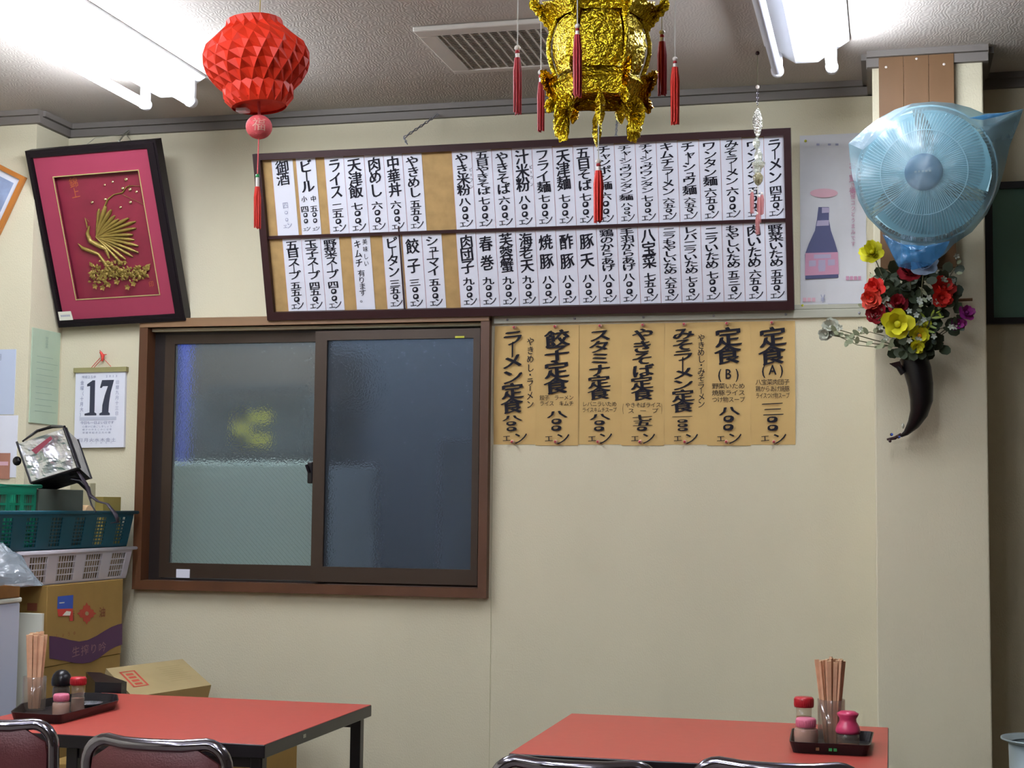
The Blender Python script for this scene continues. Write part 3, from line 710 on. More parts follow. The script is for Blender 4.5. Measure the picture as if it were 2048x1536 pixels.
# daily calendar
c0, c1 = aY(148, 745, D), aY(252, 893, D)
cal = thing('wall_calendar', 'tear-off wall calendar showing a large 17 beside the window', 'calendar', ((c0.x+c1.x)/2, D, c1.z))
uC = (aY(252, 893, D)-aY(158, 896, D)); CM = plane(V((aY(152, 895, D).x, D-.001, aY(152, 896, D).z)), V((1, 0, .012)), V((0, 0, 1)))
cw, chh = aY(251, 820, D).x-aY(152, 820, D).x, aY(150, 743, D).z-aY(152, 895, D).z
MB().prism([(0, 0), (cw, 0), (cw, chh), (0, chh)], CM, .012, 0).obj('page_block', M_white, cal)
MB().prism([(-.006, chh-.004), (cw+.006, chh-.004), (cw+.006, chh+.012), (-.006, chh+.012)], CM, .017, 0).obj('top_bar', mat('olive_cardboard_bar', '8a8458', .6), cal)
k = MB(); Z = .0124
def cp(pts, z=Z): k.prism([(x*cw, y*chh) for x, y in pts], CM, .0003, z)
# slab-serif numerals drawn as outlines
one = [(.20, .42), (.44, .42), (.44, .445), (.40, .46), (.40, .88), (.35, .88), (.24, .83), (.24, .80), (.30, .805), (.30, .46), (.20, .445)]
sev = [(.50, .42), (.72, .42), (.72, .445), (.68, .46), (.68, .60), (.72, .74), (.77, .86), (.77, .88), (.53, .88), (.49, .77), (.51, .77), (.54, .80), (.66, .80), (.60, .70), (.55, .57), (.55, .46), (.50, .445)]
sev = [(.50, .42), (.71, .42), (.71, .445), (.68, .46), (.69, .58), (.72, .72), (.78, .88), (.54, .88), (.50, .78), (.53, .775), (.56, .80), (.66, .80), (.60, .68), (.555, .55), (.55, .46), (.50, .445)]
cp(one); cp(sev); k.obj('numeral', mat('slate_ink', '2e3240', .7), cal)
k = MB()
def ct(txt, x0, x1, y, h, b=.0): htext(k, txt, x0*cw, x1*cw, y*chh, h*chh, CM @ Matrix.Translation((0, 0, Z)), b)
ct('平成25年', .13, .42, .925, .035, .01); ct('2013', .6, .86, .93, .03, .02)
for kk, s_ in enumerate('金曜（十月大）'): put(k, s_, .14*cw, (.85-kk*.07)*chh, .07*cw, .055*chh, CM @ Matrix.Translation((0, 0, Z)), .01, 0, 0, jit=0)
for kk, s_ in enumerate('旧暦九月十三日'): put(k, s_, .85*cw, (.85-kk*.068)*chh, .07*cw, .05*chh, CM @ Matrix.Translation((0, 0, Z)), .0, 0, 0, jit=0)
ct('今日も一日よい日です', .12, .8, .325, .04, .02); ct('心豊かに過ごしましょう', .16, .76, .275, .028); ct('朝夕の冷えこみに注意', .16, .76, .235, .026); ct('早寝早起き三文の徳', .16, .74, .195, .026)
ct('日月火水木金土', .08, .85, .10, .05); ct('一二三四五六', .2, .8, .06, .02)
k.obj('lettering', M_inkg, cal)
k = MB(); k.prism([(.1*cw, .355*chh), (.84*cw, .355*chh), (.84*cw, .40*chh), (.1*cw, .40*chh)], CM, .0002, Z); k.obj('grey_band', mat('grey_band', 'b4b8c6', .8), cal)
s = MB()
for (a, b) in (((183, 735), (200, 716)), ((188, 735), (202, 720)), ((222, 733), (206, 716)), ((200, 700), (204, 722))): s.tube([aY(*a, D-.008), aY(*b, D-.012)], .0011, 6)
s.tube([aY(201, 704, D-.012), aY(206, 712, D-.016), aY(204, 722, D-.012)], [.004, .006, .003], 8); s.tube([aY(206, 709, D-.012), aY(213, 709, D-.016)], .0015, 6)
lab(s.obj('hanging_string', M_redl, cal), 'red looped string')
# pale green card on the pillar's side
g0, g1 = aY(48, 655, 4.42), aY(128, 672, 4.585)
gc = MB().bb((PX, 4.412, 1.473), (PX+.004, 4.585, 1.785), .001).obj('green_card', M_mint, None, (PX, 4.5, 1.473)); tag(gc, 'pale green notice card on the side of the left pillar', 'notice')
t = MB(); Mg = plane(V((PX+.0045, 4.412, 1.473)), V((0, 1, 0)), V((0, 0, 1))); Mg = Matrix(((0, 0, 1, PX+.0045), (1, 0, 0, 4.412), (0, 1, 0, 1.473), (0, 0, 0, 1)))
vtext(t, '営業', .087, .29, .25, .018, Mg, 0, 0)
for kk in range(10): t.prism([(.03, .22-kk*.02), (.03+.10+.03*(kk % 2), .22-kk*.02), (.03+.10+.03*(kk % 2), .2215-kk*.02), (.03, .2215-kk*.02)], Mg, .0002)
t.obj('print', mat('grey_green_print', '8ea092', .8), gc)
# orange frame hanging askew on the pillar front
oc = aY(52, 355, PY-.012); ang = math.radians(-26)
OM = plane(V((oc.x, PY-.004, oc.z)), V((math.cos(ang), 0, math.sin(ang))), V((-math.sin(ang), 0, math.cos(ang))))
of = thing('picture_frame', 'orange wooden frame hanging askew at the left edge of the photo', 'picture', (oc.x, PY, oc.z))
MB().ring(-.30, -.22, 0, 0, .015, OM, .014, 0).obj('frame', M_orange, of)
MB().prism([(-.29, -.21), (-.01, -.21), (-.01, -.01), (-.29, -.01)], OM, .003, .001).obj('mount', M_white, of)
MB().prism([(-.26, -.185), (-.035, -.185), (-.035, -.035), (-.26, -.035)], OM, .0005, .0042).obj('print', M_photo, of)
# papers on the pillar front
def flat(name, x0, y0, x1, y1, Y, m, label, cat, th=.002):
    a, b = aY(x0, y0, Y), aY(x1, y1, Y); return tag(MB().bb((a.x-.0, Y-th, b.z), (b.x, Y, a.z)).obj(name, m, None, ((a.x+b.x)/2, Y, b.z)), label, cat)
pa = flat('notice_sheet', -60, 700, 28, 829, PY, mat('pale_blue_paper', 'b4bed2', .7), 'pale blue notice sheet on the left pillar, upper of the two papers', 'notice')
t = MB(); Wn = wallM(PY-.0024); l = aY(0, 714, PY); vtext(t, '月', l.x-.001, l.z+.012, l.z-.012, .02, Wn, .0, 0); t.obj('print', M_inkg, pa)
flat('notice_sheet', -60, 831, 32, 955, PY, M_white, 'blank white paper on the left pillar below the blue sheet', 'notice')
ph = flat('photo_card', -60, 906, 19, 958, PY-.003, mat('brown_photo_print', '9a6a58', .6), 'brown toned photo card tucked low on the left pillar', 'photo card')
t = MB(); a, b = aY(-60, 923, PY), aY(19, 931, PY); t.bb((a.x, PY-.0055, b.z), (b.x-.002, PY-.005, a.z)); t.obj('pale_stripe', M_lpink, ph)

# green board on the wall behind the column
e0, e1 = aY(1984, 368, D), aY(1984, 650, D)
gx = CX1+.003
gb = thing('green_board', 'green board in a thick black frame at the right edge of the photo', 'board', (gx+.35, D, e1.z))
Wg = wallM(D-.001); MB().ring(gx, e1.z, gx+.7, e0.z, (.034, .026, .018, .020), Wg, .026, 0).obj('frame', M_black, gb)
MB().prism([(gx+.02, e1.z+.01), (gx+.69, e1.z+.01), (gx+.69, e0.z-.01), (gx+.02, e0.z-.01)], Wg, .012, 0).obj('board_surface', M_gboard, gb)

# ================================================================ RED HONEYCOMB LANTERN
LY = 2.6
def s2(px): return px*LY/F
c = aY(513, 125, LY); lan = thing('honeycomb_lantern', 'red paper honeycomb lantern hanging at upper left with a small pink ball and tassel below', 'lantern', (c.x, LY, c.z))
tlt = math.radians(4)
LM = Matrix.Translation(c) @ Matrix.Rotation(-tlt*0, 4, 'Y') @ Matrix.Rotation(math.radians(-5), 4, 'Y')
pz = [(62, 92), (70, 84), (60, 72), (88, 55), (112, 33), (119, 8), (114, -18), (98, -42), (78, -62), (66, -72), (76, -80), (78, -90), (60, -101)]
def R_at(z):
    for (r0, z0), (r1, z1) in zip(pz, pz[1:]):
        if z1 <= z <= z0: return r0+(r1-r0)*(z0-z)/(z0-z1)
    return pz[0][0] if z > pz[0][1] else pz[-1][0]
NA = 20; rows = 10; mb = MB(); vs = []; z_top, z_bot = 92, -101
zz = [z_top+(z_bot-z_top)*j/rows for j in range(rows+1)]
for j, z in enumerate(zz):
    for i in range(NA):
        a = 2*PI*(i+.5*(j % 2)+.22*j)/NA; r = s2(R_at(z)); vs.append((r*math.cos(a), r*math.sin(a), s2(z)))
fs = []
def vid(j, i): return j*NA+(i % NA)
for j in range(rows-1):
    for i in range(NA):
        if j % 2 == 0: L_, R_ = vid(j+1, i-1), vid(j+1, i)
        else: L_, R_ = vid(j+1, i), vid(j+1, i+1)
        T_, B_ = vid(j, i), vid(j+2, i)
        # diamond cell with a recessed middle (one pocket of the honeycomb)
        m_ = (V(vs[T_])+V(vs[B_])+V(vs[L_])+V(vs[R_]))/4; m_.x *= .945; m_.y *= .945; m_.z += s2(6)
        k_ = len(vs); vs.append(tuple(m_))
        if (j % 2 == 0) or True:
            fs += [[T_, L_, k_], [L_, B_, k_], [B_, R_, k_], [R_, T_, k_]]
for i in range(NA): fs += [[vid(0, i), vid(1, i), vid(0, i+1)], [vid(rows-1, i), vid(rows, i), vid(rows, i+1)]]
mb.add(vs, fs, False, LM)
mb.obj('paper_body', M_lantern, lan)
MB().lathe([(0, s2(84)), (s2(62), s2(92)), (s2(60), s2(84))], LM, NA, False).obj('top_collar', M_lantern, lan)
MB().lathe([(0, s2(-88)), (s2(30), s2(-89)), (s2(58), s2(-96)), (s2(66), s2(-92))], LM, NA, False).obj('bottom_collar', M_lantern, lan)
p = aY(486, 221, LY); MB().box(p, (s2(26), .02, s2(9)), None, .002).obj('card_tab', M_white, lan)
MB().tube([c+V((.004, 0, s2(80))), V((c.x+.008, LY, HC))], .0010, 6).obj('cord', mat('yellow_cord', 'a89a50', .6), lan)
b = aY(518, 254, LY); bm_ = MB().ball(b, s2(29), 24, (1, 1, .92)); ball = bm_.obj('pink_ball', M_pink, lan)
t = MB()
vs, fs = glyph('福', .0)
R_ = s2(29.4)
pp = [V(((v.x-.5)*s2(30), 0, (v.y-.38)*s2(30))) for v in vs]; Rz_ = Matrix.Rotation(math.atan2(-b.x, b.y)*1.0, 3, 'Z')
t.add([b+Rz_ @ V((p_.x, -math.sqrt(max(0, R_*R_-p_.x**2-(p_.z/.92)**2))-.0003, p_.z)) for p_ in pp], fs); t.obj('gold_character', mat('pale_gold_print', 'dca090', .5), ball)
MB().tube([b+V((0, 0, s2(26))), b+V((-.002, 0, s2(60)))], .003, 8).obj('loop', M_pink, lan)
e = aY(515, 352, LY); MB().tube([b-V((0, 0, s2(26))), e], .0012, 6).obj('thread', M_pink, lan)
MB().ball(e, .0042, 10).obj('green_bead', mat('green_bead', '2c8a4c', .3), lan)
MB().tube([e-V((0, 0, .003)), aY(515, 374, LY)], .0035, 10).obj('tassel_cap', M_pearl, lan)
def tassel_mb(top, bot, r, n=16):
    mb = MB(); L = (top-bot).length
    for k in range(n):
        a = 2*PI*k/n; q = .55 if k % 2 else 1
        o_ = V((math.cos(a)*r*q, math.sin(a)*r*q, 0))
        mb.tube([top+o_*.55, top+(bot-top)*.25+o_, bot+o_*random.uniform(.9, 1.15)+V((0, 0, random.uniform(0, L*.06)))], [r*.36, r*.34, r*.22], 5)
    return mb
tassel_mb(aY(515, 374, LY), aY(515, 458, LY), s2(6.5)).obj('tassel', M_tasselr, lan)

# ================================================================ GOLD PALACE LANTERN
GY = 2.7
def s3(px): return px*GY/F
gc = aY(1198, 100, GY); gl = thing('palace_lantern', 'gold foil hexagonal palace lantern with red tassels hanging at top centre', 'lantern', (gc.x, GY, gc.z))
def gz(py): return aY(1198, py, GY).z
VA = [math.radians(-90+d) for d in (-77, -17, 43, 103, 163, 223)]   # directions of the six corners (towards the viewer is -90 degrees)
def gp(k, r, z): a = VA[k % 6]; return V((gc.x+r*math.cos(a), GY+r*math.sin(a), z))
# body: six bulging panels, each with its own grid
for k in range(6):
    mb = MB(); vs = []; n, m = 8, 10; z0, z1 = gz(152), gz(42)
    for j in range(m+1):
        f = j/m; rr = s3(88)+s3(14)*math.sin(PI*f)
        A, B = gp(k, rr, z0+(z1-z0)*f), gp(k+1, rr, z0+(z1-z0)*f)
        for i in range(n+1):
            p = A.lerp(B, .06+.88*i/n); out = (p-V((gc.x, GY, p.z))).normalized()
            h = .0035*noise.noise(p*110)+.003*noise.noise(p*240) if 0 < i < n and 0 < j < m else -.002
            vs.append(p+out*(h+.006*math.sin(PI*i/n)))
    mb.add(vs, [[j*(n+1)+i, j*(n+1)+i+1, (j+1)*(n+1)+i+1, (j+1)*(n+1)+i] for j in range(m) for i in range(n)], False)
    mb.obj('body_panel', M_gold, gl)
    # corner post
    MB().tube([gp(k, s3(88)+s3(15)*math.sin(PI*f)+.002, z0+(z1-z0)*f) for f in (0, .2, .4, .6, .8, 1)], .0045, 6).obj('corner_post', M_gold, gl)
def tier(r0, r1, za, zb_, mname, name, sag=.0, mm=M_gold):
    for k in range(6):
        vs = []; n, m = 6, 4
        for j in range(m+1):
            f = j/m; r = r0+(r1-r0)*f; z = za+(zb_-za)*f
            A, B = gp(k, r, z), gp(k+1, r, z)
            for i in range(n+1):
                u = i/n; p = A.lerp(B, u); p.z += sag*f*(abs(u-.5)*2)**2+.0025*noise.noise(p*130); p += (p-V((gc.x, GY, p.z))).normalized()*.003*noise.noise(p*170)
                vs.append(p)
        mb = MB().add(vs, [[j*(n+1)+i, j*(n+1)+i+1, (j+1)*(n+1)+i+1, (j+1)*(n+1)+i] for j in range(m) for i in range(n)], False); mb.obj(name, mm, gl)
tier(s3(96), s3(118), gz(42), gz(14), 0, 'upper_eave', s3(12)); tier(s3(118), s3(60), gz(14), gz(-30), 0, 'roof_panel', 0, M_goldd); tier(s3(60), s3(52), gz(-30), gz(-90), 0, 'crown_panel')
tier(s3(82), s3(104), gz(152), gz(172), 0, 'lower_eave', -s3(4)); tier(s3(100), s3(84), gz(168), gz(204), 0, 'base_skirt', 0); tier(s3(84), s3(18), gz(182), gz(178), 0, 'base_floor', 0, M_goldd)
def plate(ang, outl, th, name, mm=M_gold, sd=0):
    """embossed leaf or beast plate standing in the radial plane at angle ang; outl holds (radius, photo height) pairs"""
    rad = V((math.cos(ang), math.sin(ang), 0)); tan = V((-math.sin(ang), math.cos(ang), 0)); P_ = []
    n0 = len(outl)
    for i in range(n0):
        a_, b_ = outl[i], outl[(i+1) % n0]
        for j in range(3):
            f = j/3; r = a_[0]+(b_[0]-a_[0])*f; y = a_[1]+(b_[1]-a_[1])*f; k_ = 2.6*noise.noise(V((r*.21+sd, y*.21, sd)))+(2.2 if (i*3+j) % 2 else -1.6)
            P_.append((r+k_*.6, y+k_*.6))
    cr, cy_ = sum(p[0] for p in P_)/len(P_), sum(p[1] for p in P_)/len(P_); mb = MB(); n = len(P_)
    for sg_ in (1, -1):
        vs = [V((gc.x, GY, gz(cy_)))+rad*s3(cr)+tan*sg_*th*1.2]
        for f, t_ in ((.35, 1.5), (.7, .8), (1, .12)):
            for i, (r, y) in enumerate(P_):
                q = t_*(1+.5*((i % 2)*2-1)*(f < 1))+.5*noise.noise(V((r*.3, y*.3, f*9)))*(f < 1)
                vs.append(V((gc.x, GY, gz(cy_+(y-cy_)*f)))+rad*s3(cr+(r-cr)*f)+tan*sg_*th*q)
        fs = [[0, 1+i, 1+(i+1) % n] for i in range(n)]+[[1+j*n+i, 1+(j+1)*n+i, 1+(j+1)*n+(i+1) % n, 1+j*n+(i+1) % n] for j in range(2) for i in range(n)]
        mb.add(vs, fs if sg_ > 0 else [f_[::-1] for f_ in fs], False)
    return mb.obj(name, mm, gl)
for k in range(6):
    plate(VA[k], [(88, 52), (104, 62), (118, 46), (132, 30), (147, 12), (140, -10), (128, 2), (112, 16), (94, 20)], .0035, 'eave_ornament', M_gold, k)
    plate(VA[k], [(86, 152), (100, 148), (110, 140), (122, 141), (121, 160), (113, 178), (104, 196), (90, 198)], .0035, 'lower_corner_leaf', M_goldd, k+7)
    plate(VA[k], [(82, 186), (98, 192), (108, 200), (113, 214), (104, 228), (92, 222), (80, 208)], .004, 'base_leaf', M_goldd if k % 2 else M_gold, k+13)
    plate(VA[k]+PI/6, [(56, 198), (84, 200), (98, 212), (108, 230), (106, 252), (92, 274), (72, 272), (68, 250), (74, 230), (60, 214)], .004, 'foot', M_gold, k+19)
def tassel(px, y0, y1, y2, y3, Y, mt, name='tassel', r=8.0, cordtop=None):
    """cord from y0 to y1, cap to y2, threads to y3 (photo heights) as parts of the gold lantern"""
    t = tassel_mb(aY(px, y2, Y), aY(px, y3, Y), r*Y/F*.9).obj(name, mt, gl)
    MB().tube([cordtop or aY(px, y0, Y), aY(px, y1, Y)], .0011, 6).obj('tassel_cord', M_cord, t)
    a, b = aY(px, y1, Y), aY(px, y2, Y); L = a.z-b.z
    MB().ball(a-V((0, 0, L*.2)), L*.26, 10, (1, 1, .9)).obj('bead', M_pearl, t)
    MB().ball(a-V((0, 0, L*.5)), L*.2, 8).obj('red_bead', M_tassel, t)
    MB().tube([a-V((0, 0, L*.65)), b-V((0, 0, L*.1))], r*.55*Y/F, 10).obj('tassel_cap', M_pearl, t)
def gtip(k): a = VA[k]; return V((gc.x+math.cos(a)*s3(146), GY+math.sin(a)*s3(146), gz(-6)))
tassel(1035, 0, 91, 116, 230, 2.86, M_tassel, cordtop=aY(1036, -6, 2.86)); tassel(1082, 0, 140, 165, 264, 2.80, M_tassel, r=7)
tassel(1155, 0, 48, 70, 196, GY-.14, M_tassel); tassel(1324, 0, 60, 84, 192, 2.78, M_tassel, r=8.5); tassel(1350, 0, 114, 135, 250, GY-.02, M_tasselr)
tassel(1197, 250, 318, 342, 446, GY, M_tasselr, r=9)
MB().tube([V((gc.x, GY, gz(-90))), V((gc.x, GY, HC))], .002, 6).obj('hanging_cord', M_cord, gl)
MB().tube([V((gc.x, GY, gz(178))), V((gc.x, GY, gz(256)))], .0011, 6).obj('bottom_cord', M_cord, gl)

# ================================================================ CRYSTAL ORNAMENT
OY = 4.22
orn = thing('crystal_ornament', 'hanging crystal fish ornament with pink tassels in front of the menu board right end', 'ornament', aY(1515, 103, OY))
P = lambda y, x=1515: aY(x, y, OY)
top = P(104); MB().tube([V((top.x, OY, HC)), top, P(172)], .0009, 5).obj('thread', M_stem, orn); MB().ball(V((top.x, OY, HC-.006)), .006, 8).obj('ceiling_hook', M_dark, orn)
MB().ball(P(174), .006, 10).obj('bead', M_pearl, orn)
for k in range(7): MB().tube([P(181+k*4.6)+V((.0028*math.cos(x), 0, .0038*math.sin(x))) if k % 2 else P(181+k*4.6)+V((0, .0028*math.cos(x), .0038*math.sin(x))) for x in [2*PI*j/8 for j in range(8)]], .0009, 5, True).obj('link', M_chrome, orn)
def crystal(name, y0, y1, r, n=6, dx=0, mm=None):
    a, b = P(y0, 1515+dx), P(y1, 1515+dx); L = a.z-b.z; rr = r*OY/F
    return MB().lathe([(0, L/2), (rr*.5, L*.38), (rr, L*.12), (rr*.9, -L*.15), (rr*.45, -L*.4), (0, -L/2)], Matrix.Translation((a+b)/2) @ Matrix.Rotation(.4, 4, 'Z'), n, False).obj(name, mm or M_crystal, orn)
M_scrys = mat('mirror_crystal', 'e6e6dc', .1, metal=.85, bump=6, bscale=120)
crystal('crystal_fish', 214, 276, 11, 8, 0, M_scrys); crystal('glass_drop', 274, 300, 8, 6, -2); crystal('glass_drop', 296, 330, 9, 6, 2); crystal('glass_drop', 326, 352, 10, 5, -1)
crystal('glass_lotus', 318, 340, 14, 10, 2); crystal('crystal_ball', 342, 372, 11, 8, 1, mat('smoky_crystal', '8c8462', .1, trans=.5, bump=3, bscale=100))
for dx, y0, y1 in ((-11, 385, 428), (3, 395, 446), (9, 390, 430), (0, 430, 470)):
    t = tassel_mb(P(y0, 1515+dx), P(y1, 1515+dx), .0045, 8).obj('tassel', mat('dusty_pink_thread', 'a86a68', .7) if 'dusty_pink_thread' not in MATS else MATS['dusty_pink_thread'], orn)
    MB().tube([P(370), P(y0, 1515+dx)], .0008, 4).obj('thread', M_cord, t)
    MB().ball(P(y0-3, 1515+dx), .004, 8).obj('bead', M_pearl, t)

# ================================================================ PLYWOOD MOUNT, WALL FAN, BAG
w0, w1 = aY(1757, 115, 4.30), aY(1913, 535, 4.30)
zb_ = w1.z; bd = thing('plywood_mount', 'brown plywood board nailed up the column behind the fan', 'board', ((w0.x+w1.x)/2, CY_, zb_))
wd3 = (w1.x-w0.x)/3
for k in range(3):
    MB().bb((w0.x+wd3*k+.0004, 4.292, zb_), (w0.x+wd3*(k+1)-.0004, CY_, HC-.001), .0008).obj('plank', M_panelw, bd)
for (x, y) in ((1772, 134), (1833, 117), (1888, 128)):
    p = aY(x, y, 4.29); MB().lathe([(0, 0), (.0042, 0), (.003, .0015), (0, .002)], Matrix.Translation((p.x, 4.2925, min(p.z, HC-.006))) @ Matrix.Rotation(PI/2, 4, 'X'), 12).obj('nail_head', M_pearl, bd)
FC = aY(1851, 348, 4.03); fan_n = V((-.12, -1, -.10)).normalized()
fan = thing('wall_fan', 'white wall fan on the column under a blue plastic bag', 'fan', FC)
FM = plane(FC, V((1, 0, 0)).cross(V((0, 0, 1))).cross(fan_n).normalized() if False else (V((0, 0, 1)).cross(fan_n)).normalized(), V((0, 0, 1))); 
fx = V((0, 0, 1)).cross(fan_n).normalized(); fy = fan_n.cross(fx).normalized(); fx = fy.cross(fan_n).normalized()
FM = Matrix((fx, fy, fan_n)).transposed().to_4x4(); FM.translation = FC
FR = 133*4.03/F
mb = MB()   # front cage: curved radial wires
NW = 112
for k in range(NW):
    a = 2*PI*k/NW+.0; pts = []
    for f in (.25, .45, .65, .82, .94, 1.0):
        r = FR*f; a2 = a+.25*(1-f); h = .052*(1-f**3)*.9+.0
        if f == 1.0: h = -.012
        pts.append((r*math.cos(a2), r*math.sin(a2), h))
    mb.tube([FM @ V(p) for p in pts], .0013, 4)
o = mb.obj('front_wires', M_fancage, fan); o['kind'] = 'stuff'
for nm, r, h in (('rim_ring', FR*1.005, -.012), ('inner_ring', FR*.62, .042), ('hub_ring', FR*.26, .050)):
    MB().tube([FM @ V((r*math.cos(x), r*math.sin(x), h)) for x in [2*PI*j/64 for j in range(64)]], .0032 if nm == 'rim_ring' else .0014, 6, True).obj(nm, M_fancage, fan)
MB().lathe([(FR*.27, .044), (FR*.27, .051), (FR*.22, .056), (0, .060)], FM, 40).obj('hub_cap', M_fanhub, fan)
t = MB(); 
for k in range(5): t.prism([(-.022+k*.009, -.002), (-.016+k*.009, -.002), (-.016+k*.009, .003), (-.022+k*.009, .003)], FM @ Matrix.Translation((0, 0, .0605)), .0004)
t.obj('hub_badge', M_socket, fan)
for k in range(3):
    mbk = MB(); vs = []; n, m = 8, 8; a0_ = 2*PI*k/3+.3
    for j in range(m+1):
        f = .2+.74*j/m
        for i in range(n+1):
            u = i/n-.5; aa = a0_+u*1.75*(.75+.4*f)+.35*f
            vs.append(FM @ V((FR*f*math.cos(aa), FR*f*math.sin(aa), .012-.030*u*(1.2-f*.5))))
    mbk.add(vs, [[j*(n+1)+i, j*(n+1)+i+1, (j+1)*(n+1)+i+1, (j+1)*(n+1)+i] for j in range(m) for i in range(n)], True); mbk.obj('blade', M_fanblade, fan)
mb = MB()
for k in range(60):
    a = 2*PI*k/60; mb.tube([FM @ V((FR*f*math.cos(a), FR*f*math.sin(a), h)) for f, h in ((1, -.012), (.9, -.035), (.6, -.052), (.3, -.056))], .0010, 4)
o = mb.obj('rear_wires', M_fancage, fan); o['kind'] = 'stuff'
MB().lathe([(0, -.16), (.035, -.155), (.048, -.13), (.05, -.07), (.05, -.055), (0, -.055)], FM, 28).obj('motor_housing', M_fridge, fan)
mb = MB(); mm_ = FM @ V((0, 0, -.12)); base = V((aY(1835, 520, 4.28).x, 4.262, 1.915))
mb.tube([mm_, V((mm_.x, mm_.y+.03, mm_.z-.06)), V((base.x, 4.22, base.z+.05)), base], [.018, .016, .016, .022], 12); mb.bb((base.x-.045, 4.25, base.z-.05), (base.x+.045, 4.291, base.z+.07), .006)
mb.obj('wall_bracket', M_fridge, fan)
# the bag: front and back skins meeting at a measured outline
outline = [(1697, 287), (1724, 262), (1755, 238), (1790, 219), (1825, 207), (1865, 203), (1905, 206), (1940, 215), (1968, 227), (2008, 225), (2047, 218), (2038, 245), (2020, 290), (2010, 335), (1997, 380),
           (1974, 428), (1944, 464), (1908, 488), (1890, 508), (1862, 528), (1825, 524), (1797, 530), (1783, 505), (1770, 470), (1735, 435), (1716, 400), (1704, 350), (1700, 318)]
YO = 4.05
oo = [aY(x, y, YO-.0) for x, y in outline]
ol = [FM.inverted() @ p for p in oo]
for p in ol: p.z = max(-.06, min(.03, p.z))
def dense(P_, k=3):
    out = []
    for i in range(len(P_)):
        for j in range(k): out.append(P_[i].lerp(P_[(i+1) % len(P_)], j/k))
    return out
od = dense(ol); no = len(od)
def skin(hc, he, nr=14, wr=.004, sd=0):
    mb = MB(); vs = []
    for j in range(nr+1):
        f = j/nr
        for i, p in enumerate(od):
            q = V((p.x*f, p.y*f, 0)); rr = q.length
            if hc > 0:
                k_ = min(1, rr/FR); h = .060*(1-k_**3*.95)+.006 if rr < FR else .006+(p.z-.006)*min(1, (rr-FR)/max(.005, V((p.x, p.y)).length-FR))
            else:
                k_ = min(1, rr/FR); h = hc*(1-k_**2)-.03*(1-k_**6); h = h*(1-f**5)+p.z*f**5
            an = math.atan2(p.y, p.x); h += wr*noise.noise(V((q.x*26+sd, q.y*26, sd)))*(1-f**6)
            if hc > 0: h += .005*f*f*(1-f)*math.sin(an*13)
            if f == 1: h = p.z
            vs.append(V((q.x, q.y, h)))
    mb.add(vs, [[j*no+i, j*no+(i+1) % no, (j+1)*no+(i+1) % no, (j+1)*no+i] for j in range(nr) for i in range(no)], True, FM)
    return mb
bag = thing('plastic_bag', 'translucent blue plastic bag pulled over the wall fan', 'bag', FC)
skin(1, 1).obj('front_skin', M_bag, bag); skin(-.08, 1, sd=4).obj('back_skin', M_bag, bag)
# gathered deep-blue bottom and white upper-left patch standing for lamp glare
def patch(name, px, mm, Y, bulge=.012, pleat=.0):
    P_ = [aY(x, y, Y) for x, y in px]; c_ = sum(P_, V((0, 0, 0)))/len(P_); D_ = dense(P_, 5); n = len(D_); vs = [c_+V((0, -bulge, 0))]; R_ = 6
    for j in range(1, R_+1):
        f = j/R_
        for p in D_:
            q = c_.lerp(p, f); vs.append(q+V((0, -bulge*(1-f*f)-pleat*(math.sin(q.x*210+q.z*60)+.6*noise.noise(q*60))*(1-f**6), 0)))
    MB().add(vs, [[0, 1+i, 1+(i+1) % n] for i in range(n)]+[[1+(j-1)*n+i, 1+j*n+i, 1+j*n+(i+1) % n, 1+(j-1)*n+(i+1) % n] for j in range(1, R_) for i in range(n)], True).obj(name, mm, bag)
patch('gathered_neck', [(1764, 468), (1800, 488), (1850, 492), (1900, 482), (1888, 506), (1862, 530), (1826, 540), (1796, 533), (1782, 505)], M_bagd, 3.985, .015, .005)
patch('glare_patch', [(1697, 287), (1735, 253), (1790, 219), (1822, 208), (1800, 232), (1768, 262), (1726, 300)], M_bagw, 3.975, .004)  # white film patch put in for the lamp's reflection on the bag
patch('folded_corner', [(1938, 236), (1975, 228), (2010, 226), (2046, 219), (2000, 232), (1965, 240)], M_bagd, 3.98, .003)

# ================================================================ HORN VASE AND FLOWERS
hv = thing('horn_vase', 'black buffalo horn vase hung on the column, pointed tip at the lower left', 'vase', aY(1840, 760, 4.27))
hp = [((1826, 712), 33, 4.235), ((1835, 740), 33, 4.235), ((1841, 770), 30, 4.235), ((1843, 800), 27, 4.24), ((1838, 826), 21.5, 4.25), ((1827, 848), 15, 4.262), ((1812, 866), 7, 4.27), ((1802, 872), 3.5, 4.275)]
pts = [aY(*a, y) for a, w_, y in hp]; MB().tube(pts, [w_*4.25/F for a, w_, y in hp], 24, flat=.8).obj('horn', M_horn, hv)
# jagged mouth lip
l = MB(); l.add([aY(1779, 727, 4.21), aY(1800, 722, 4.20), aY(1806, 742, 4.21)], [[0, 1, 2]]); l.add([aY(1779, 727, 4.22), aY(1800, 722, 4.21), aY(1806, 742, 4.22)], [[2, 1, 0]]); 
l.tube([aY(1779, 727, 4.215), aY(1796, 732, 4.215), aY(1808, 745, 4.22)], [.001, .008, .012], 8); l.obj('pointed_lip', M_horn, hv)
for k in range(3): 
    a, b = aY(1832, 762+k*4, 4.202), aY(1848, 761+k*4, 4.202); MB().tube([a, b], .0007, 4).obj('scratch_mark', M_rail, hv)
MB().ball(aY(1806, 852, 4.245), .004, 8, (1, .6, 2.0)).obj('tip_shine_blob', M_rail, hv)  # pale blob put on as the highlight near the horn's tip
tp = MB(); tp.tube([aY(1802, 868, 4.272), aY(1790, 876, 4.28), aY(1774, 879, 4.285)], [.0035, .005, .003], 8)
